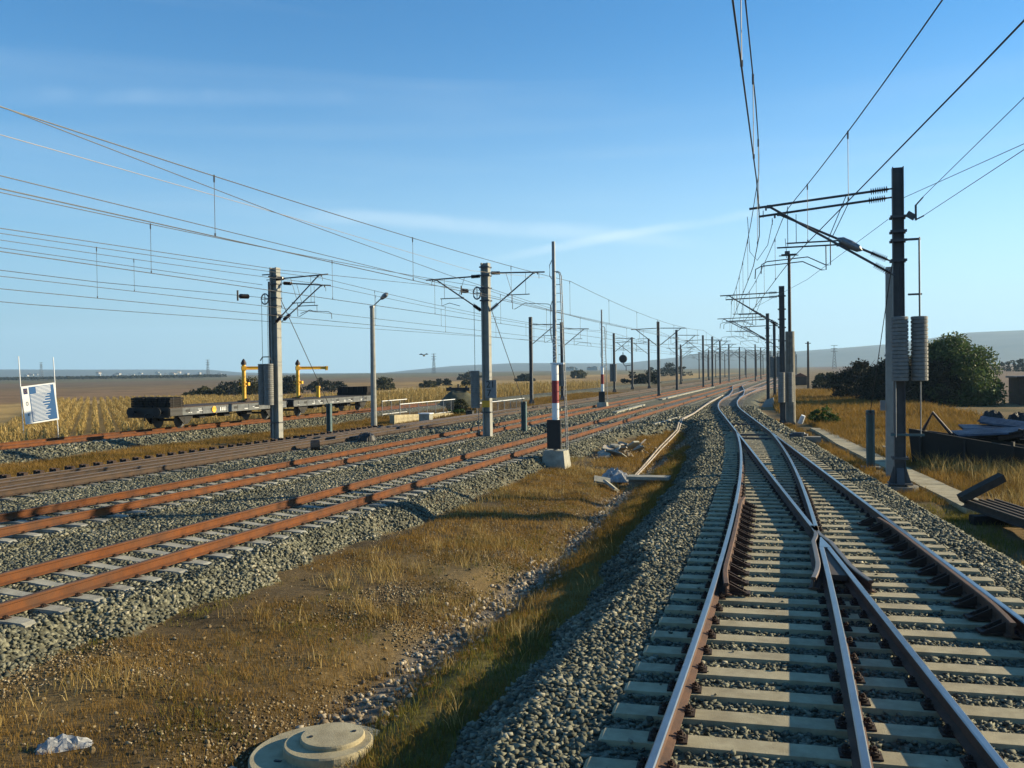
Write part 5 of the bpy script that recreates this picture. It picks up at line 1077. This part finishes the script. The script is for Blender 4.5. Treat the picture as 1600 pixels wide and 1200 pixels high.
bush('green_bush', 'bright green low bush on the verge by the pipe mast', 'bush', W(55.5, 1.1, -.6), 2.2, 1.15, 'leaf_g', 3500, .07, 24, False)
bush('shrub', 'dark shrub in the dry grass beyond the green bush', 'bush', W(140, 3.6), 5, 2.2, 'leaf_d', 2500, .22, 20, False)
bush('shrub', 'olive shrub behind the wooden pole', 'bush', W(165, 3.8), 7, 2.8, 'leaf_o', 2500, .28, 20, False)
bush('shrub', 'green shrub at the end of the culvert railing', 'bush', W(69.5, -27.2, -.6), 3.0, 1.6, 'leaf_o', 3000, .12, 22, False)
bush('weed_clump', 'low green weeds in the trough of the culvert', 'bush', W(66.5, -26.3, -.7), 2.0, .9, 'leaf_g', 1500, .09, 14, False)
GB = 'small bushes scattered over the golden field'
for k, (x, d, w_, h_, mt, lb) in enumerate([(395, 150, 9, 3.4, 'leaf_o', 'olive bush behind the first yellow crane'), (360, 190, 9, 3.0, 'leaf_d', 'dark bush left of the first yellow crane'), (455, 190, 7, 3.6, 'leaf_d', 'dark bush close behind the second yellow crane'),
    (508, 200, 12, 3.2, 'leaf_d', 'wide dark bush right of the second crane jib'), (600, 210, 7, 2.8, 'leaf_o', 'olive bush just right of the lamp post'), (545, 120, 6, 1.8, 'leaf_o', 'low olive bush behind the black panels'), (668, 230, 6, 1.8, 'leaf_o', 'small olive bush left of the buffer mound'),
    (692, 260, 9, 2.0, 'leaf_d', 'flat dark bush above the buffer mound'), (735, 200, 6, 2.2, 'leaf_o', 'rounded olive bush left of the number board'), (735, 420, 16, 4.0, 'leaf_d', 'long dark thicket on the skyline left of the number board'), (820, 330, 9, 3.0, 'leaf_d', 'dark bush on the skyline right of the number board'),
    (905, 420, 12, 4, 'leaf_o', 'distant bush right of the ladder signal'), (1005, 200, 12, 2.6, 'leaf_d', 'dark rounded bush beyond the round signal'), (322, 150, 9, 2.2, 'leaf_o', 'olive bush at the far edge of the corn'), (1045, 480, 30, 7, 'leaf_d', 'dark clump of trees left of the mast crowd'), (1590, 420, 26, 6, 'leaf_d', 'dark tree clump under the right hand hills')]):
    xx = (x - 800) / 1400 * d; zz = float(terr(xx * TV[0] + d * TV[1], xx * NV[0] + d * NV[1])[0]) - .1
    bush('field_bush', lb, 'bush', (xx, d, zz), w_, h_ * 1.15, mt, 2600, .15 + d * .0008, 46, False, GB)
tag(leaves(np.stack([(lambda x, d: np.array([x, d, 0]))(*p) for p in zip(RNG.uniform(-560, -310, 9000), RNG.uniform(900, 980, 9000))]) + np.stack([np.zeros(9000), np.zeros(9000), 1.6 + RNG.uniform(0, 1, 9000) * (1.0 + 2.2 * noise2(np.arange(9000) * 0, RNG.uniform(-560, -310, 9000), 25, 5))], -1), 1.3, 'leaf_d', 'tree_line'), kind='stuff')

# ------------------------------------------------------------------ corn
def corn(name, s, n, z, h):
    k = len(s); x = s * TV[0] + n * NV[0]; y = s * TV[1] + n * NV[1]; vs, fs = [], []; nl = 7; out = []
    a0 = RNG.uniform(0, 6.28, k)
    o = np.stack([x, y, z], -1); ax, ay = np.cos(a0), np.sin(a0); wd = .018
    st = np.stack([o + np.stack([-ax * wd, -ay * wd, 0 * x], -1), o + np.stack([ax * wd, ay * wd, 0 * x], -1), o + np.stack([ax * wd * .6 + .05 * ay, ay * wd * .6, h], -1), o + np.stack([-ax * wd * .6 + .05 * ay, -ay * wd * .6, h], -1)], 1); out.append(st)
    for i in range(nl):
        a = a0 + i * 2.6 + RNG.normal(0, .4, k); zz = z + h * RNG.uniform(.15, .98, k); L = RNG.uniform(.14, .27, k); dx, dy = np.cos(a), np.sin(a); px_, py_ = -dy * .028, dx * .028
        b = np.stack([x, y, zz], -1); m = b + np.stack([dx * L * .6, dy * L * .6, .10 * h * RNG.uniform(-.6, 1, k)], -1); e = b + np.stack([dx * L, dy * L, -.22 * h * RNG.uniform(.2, 1.4, k)], -1); pv_ = np.stack([px_, py_, 0 * x], -1)
        out.append(np.stack([b - pv_ * .5, b + pv_ * .5, m + pv_, m - pv_], 1)); out.append(np.stack([m - pv_, m + pv_, e + pv_ * .2, e - pv_ * .2], 1))
    V_ = np.concatenate(out, 0).reshape(-1, 3); return tag(bigmesh(name, V_, np.arange(len(V_)).reshape(-1, 4), 'corn'), kind='stuff')
ra = R(-25); rd = np.array([math.sin(ra), math.cos(ra)]); rp = np.array([rd[1], -rd[0]])
u, v = np.meshgrid(np.arange(-2, 92, .85), np.arange(30, 150, .21)); u = u.ravel() + RNG.normal(0, .06, u.size); v = v.ravel() + RNG.uniform(-.15, .15, v.size)
o0 = np.array([-28.6, 48.0]) - rd * 40; x = o0[0] + rp[0] * u + rd[0] * v; y = o0[1] + rp[1] * u + rd[1] * v; s = x * TV[0] + y * TV[1]; n = x * NV[0] + y * NV[1]
k = (n < -38.2 - .5 * noise2(s, n, 3, 1)) & (u > 0) & ((y < 128 + 10 * noise2(x, y, 12, 2)) | ((n > -52) & (s < 150))) & (y > 40) & (s > 30); s, n = s[k], n[k]
corn('corn_field', s, n, terr(s, n)[0], RNG.uniform(.85, 1.15, len(s)))
s, n = scatter(80, 170, -52, -36, 3.2); corn('corn_edge', s, n, terr(s, n)[0], RNG.uniform(1.2, 2.0, len(s)))

# ------------------------------------------------------------------ far away: pylons, town, bird
def pylon(label, x, d, h, arms=3):
    t = thing('pylon', label, 'pylon', loc=Vector((x, d, 0)), group='distant lattice pylons'); mb = MB(); b = h * .09; r = h * .006
    for sx in (-1, 1):
        for sy in (-1, 1): mb.cyl((sx * b, sy * b, -3), (sx * b * .15, sy * b * .15, h), r * 1.5, r, n=4)
    for k in range(7):
        z0, z1 = h * k / 8, h * (k + 1) / 8; w0, w1 = b * (1 - .85 * k / 8), b * (1 - .85 * (k + 1) / 8)
        for sy in (-1, 1): mb.cyl((-w0, sy * w0, z0), (w1, sy * w1, z1), r, n=4); mb.cyl((w0, sy * w0, z0), (-w1, sy * w1, z1), r, n=4)
    mb.obj('lattice_tower', 'steel_dark', t)
    for k in range(arms): MB().cyl((-h * .13, 0, h * (.98 - .12 * k)), (h * .13, 0, h * (.98 - .12 * k)), r * 1.5, n=4).obj('crossarm', 'steel_dark', t)
pylon('dark lattice pylon on the plain left of the yellow cranes', -407, 1200, 24); pylon('faint lattice pylon behind the notice board', -735, 1400, 27); pylon('faint lattice pylon left of the number board mast', -113, 1300, 30); pylon('lattice pylon before the hills right of the pipe mast', 360, 1000, 27)
rs = random.Random(12)
for k in range(34):
    px_ = rs.choice([rs.uniform(150, 380), rs.uniform(150, 300), rs.uniform(40, 70), rs.uniform(885, 905)]) if k < 30 else rs.uniform(885, 930); d = rs.uniform(2100, 2600) if px_ < 500 else 1500; x = (px_ - 800) / 1400 * d; w_ = rs.uniform(5, 12); h_ = rs.uniform(3, 5.5)
    zz = 4.2 + rs.uniform(0, 7) if px_ < 500 else 3.4
    t = thing('house', 'tiny pale house in the far town at the foot of the hills', 'house', loc=Vector((x, d, zz - 1)), group='pale houses of the distant town'); t.rotation_euler = (0, 0, rs.uniform(-.5, .5))
    MB().box((0, 0, h_ / 2), (w_, 8, h_)).obj('wall', 'plaster', t); MB().prism([(-w_ / 2 - .5, h_), (w_ / 2 + .5, h_), (0, h_ + 1.8)], -4.4, 4.4).obj('roof', rs.choice(['tile', 'galv']), t)
mb = MB(); mb.lathe([(.005, -.18), (.05, -.08), (.06, .05), (.02, .17)], 8, axis=(1, .1, 0)); mb.add([(-.05, 0, .03), (.07, 0, .03), (0, .35, .12), (-.04, .62, .05), (-.05, 0, .04), (.07, 0, .04)], [(0, 1, 2), (0, 2, 3)]); mb.add([(-.05, 0, .03), (.07, 0, .03), (0, -.35, .12), (-.04, -.62, .05)], [(0, 2, 1), (0, 3, 2)])
b_ = mb.obj('bird', 'black'); b_.location = (-4.4, 45, 3.75); b_.rotation_euler = (0, 0, 1.2); b_.scale = (.9, .45, .9); tag(b_, 'small dark bird gliding above the golden field', 'bird')
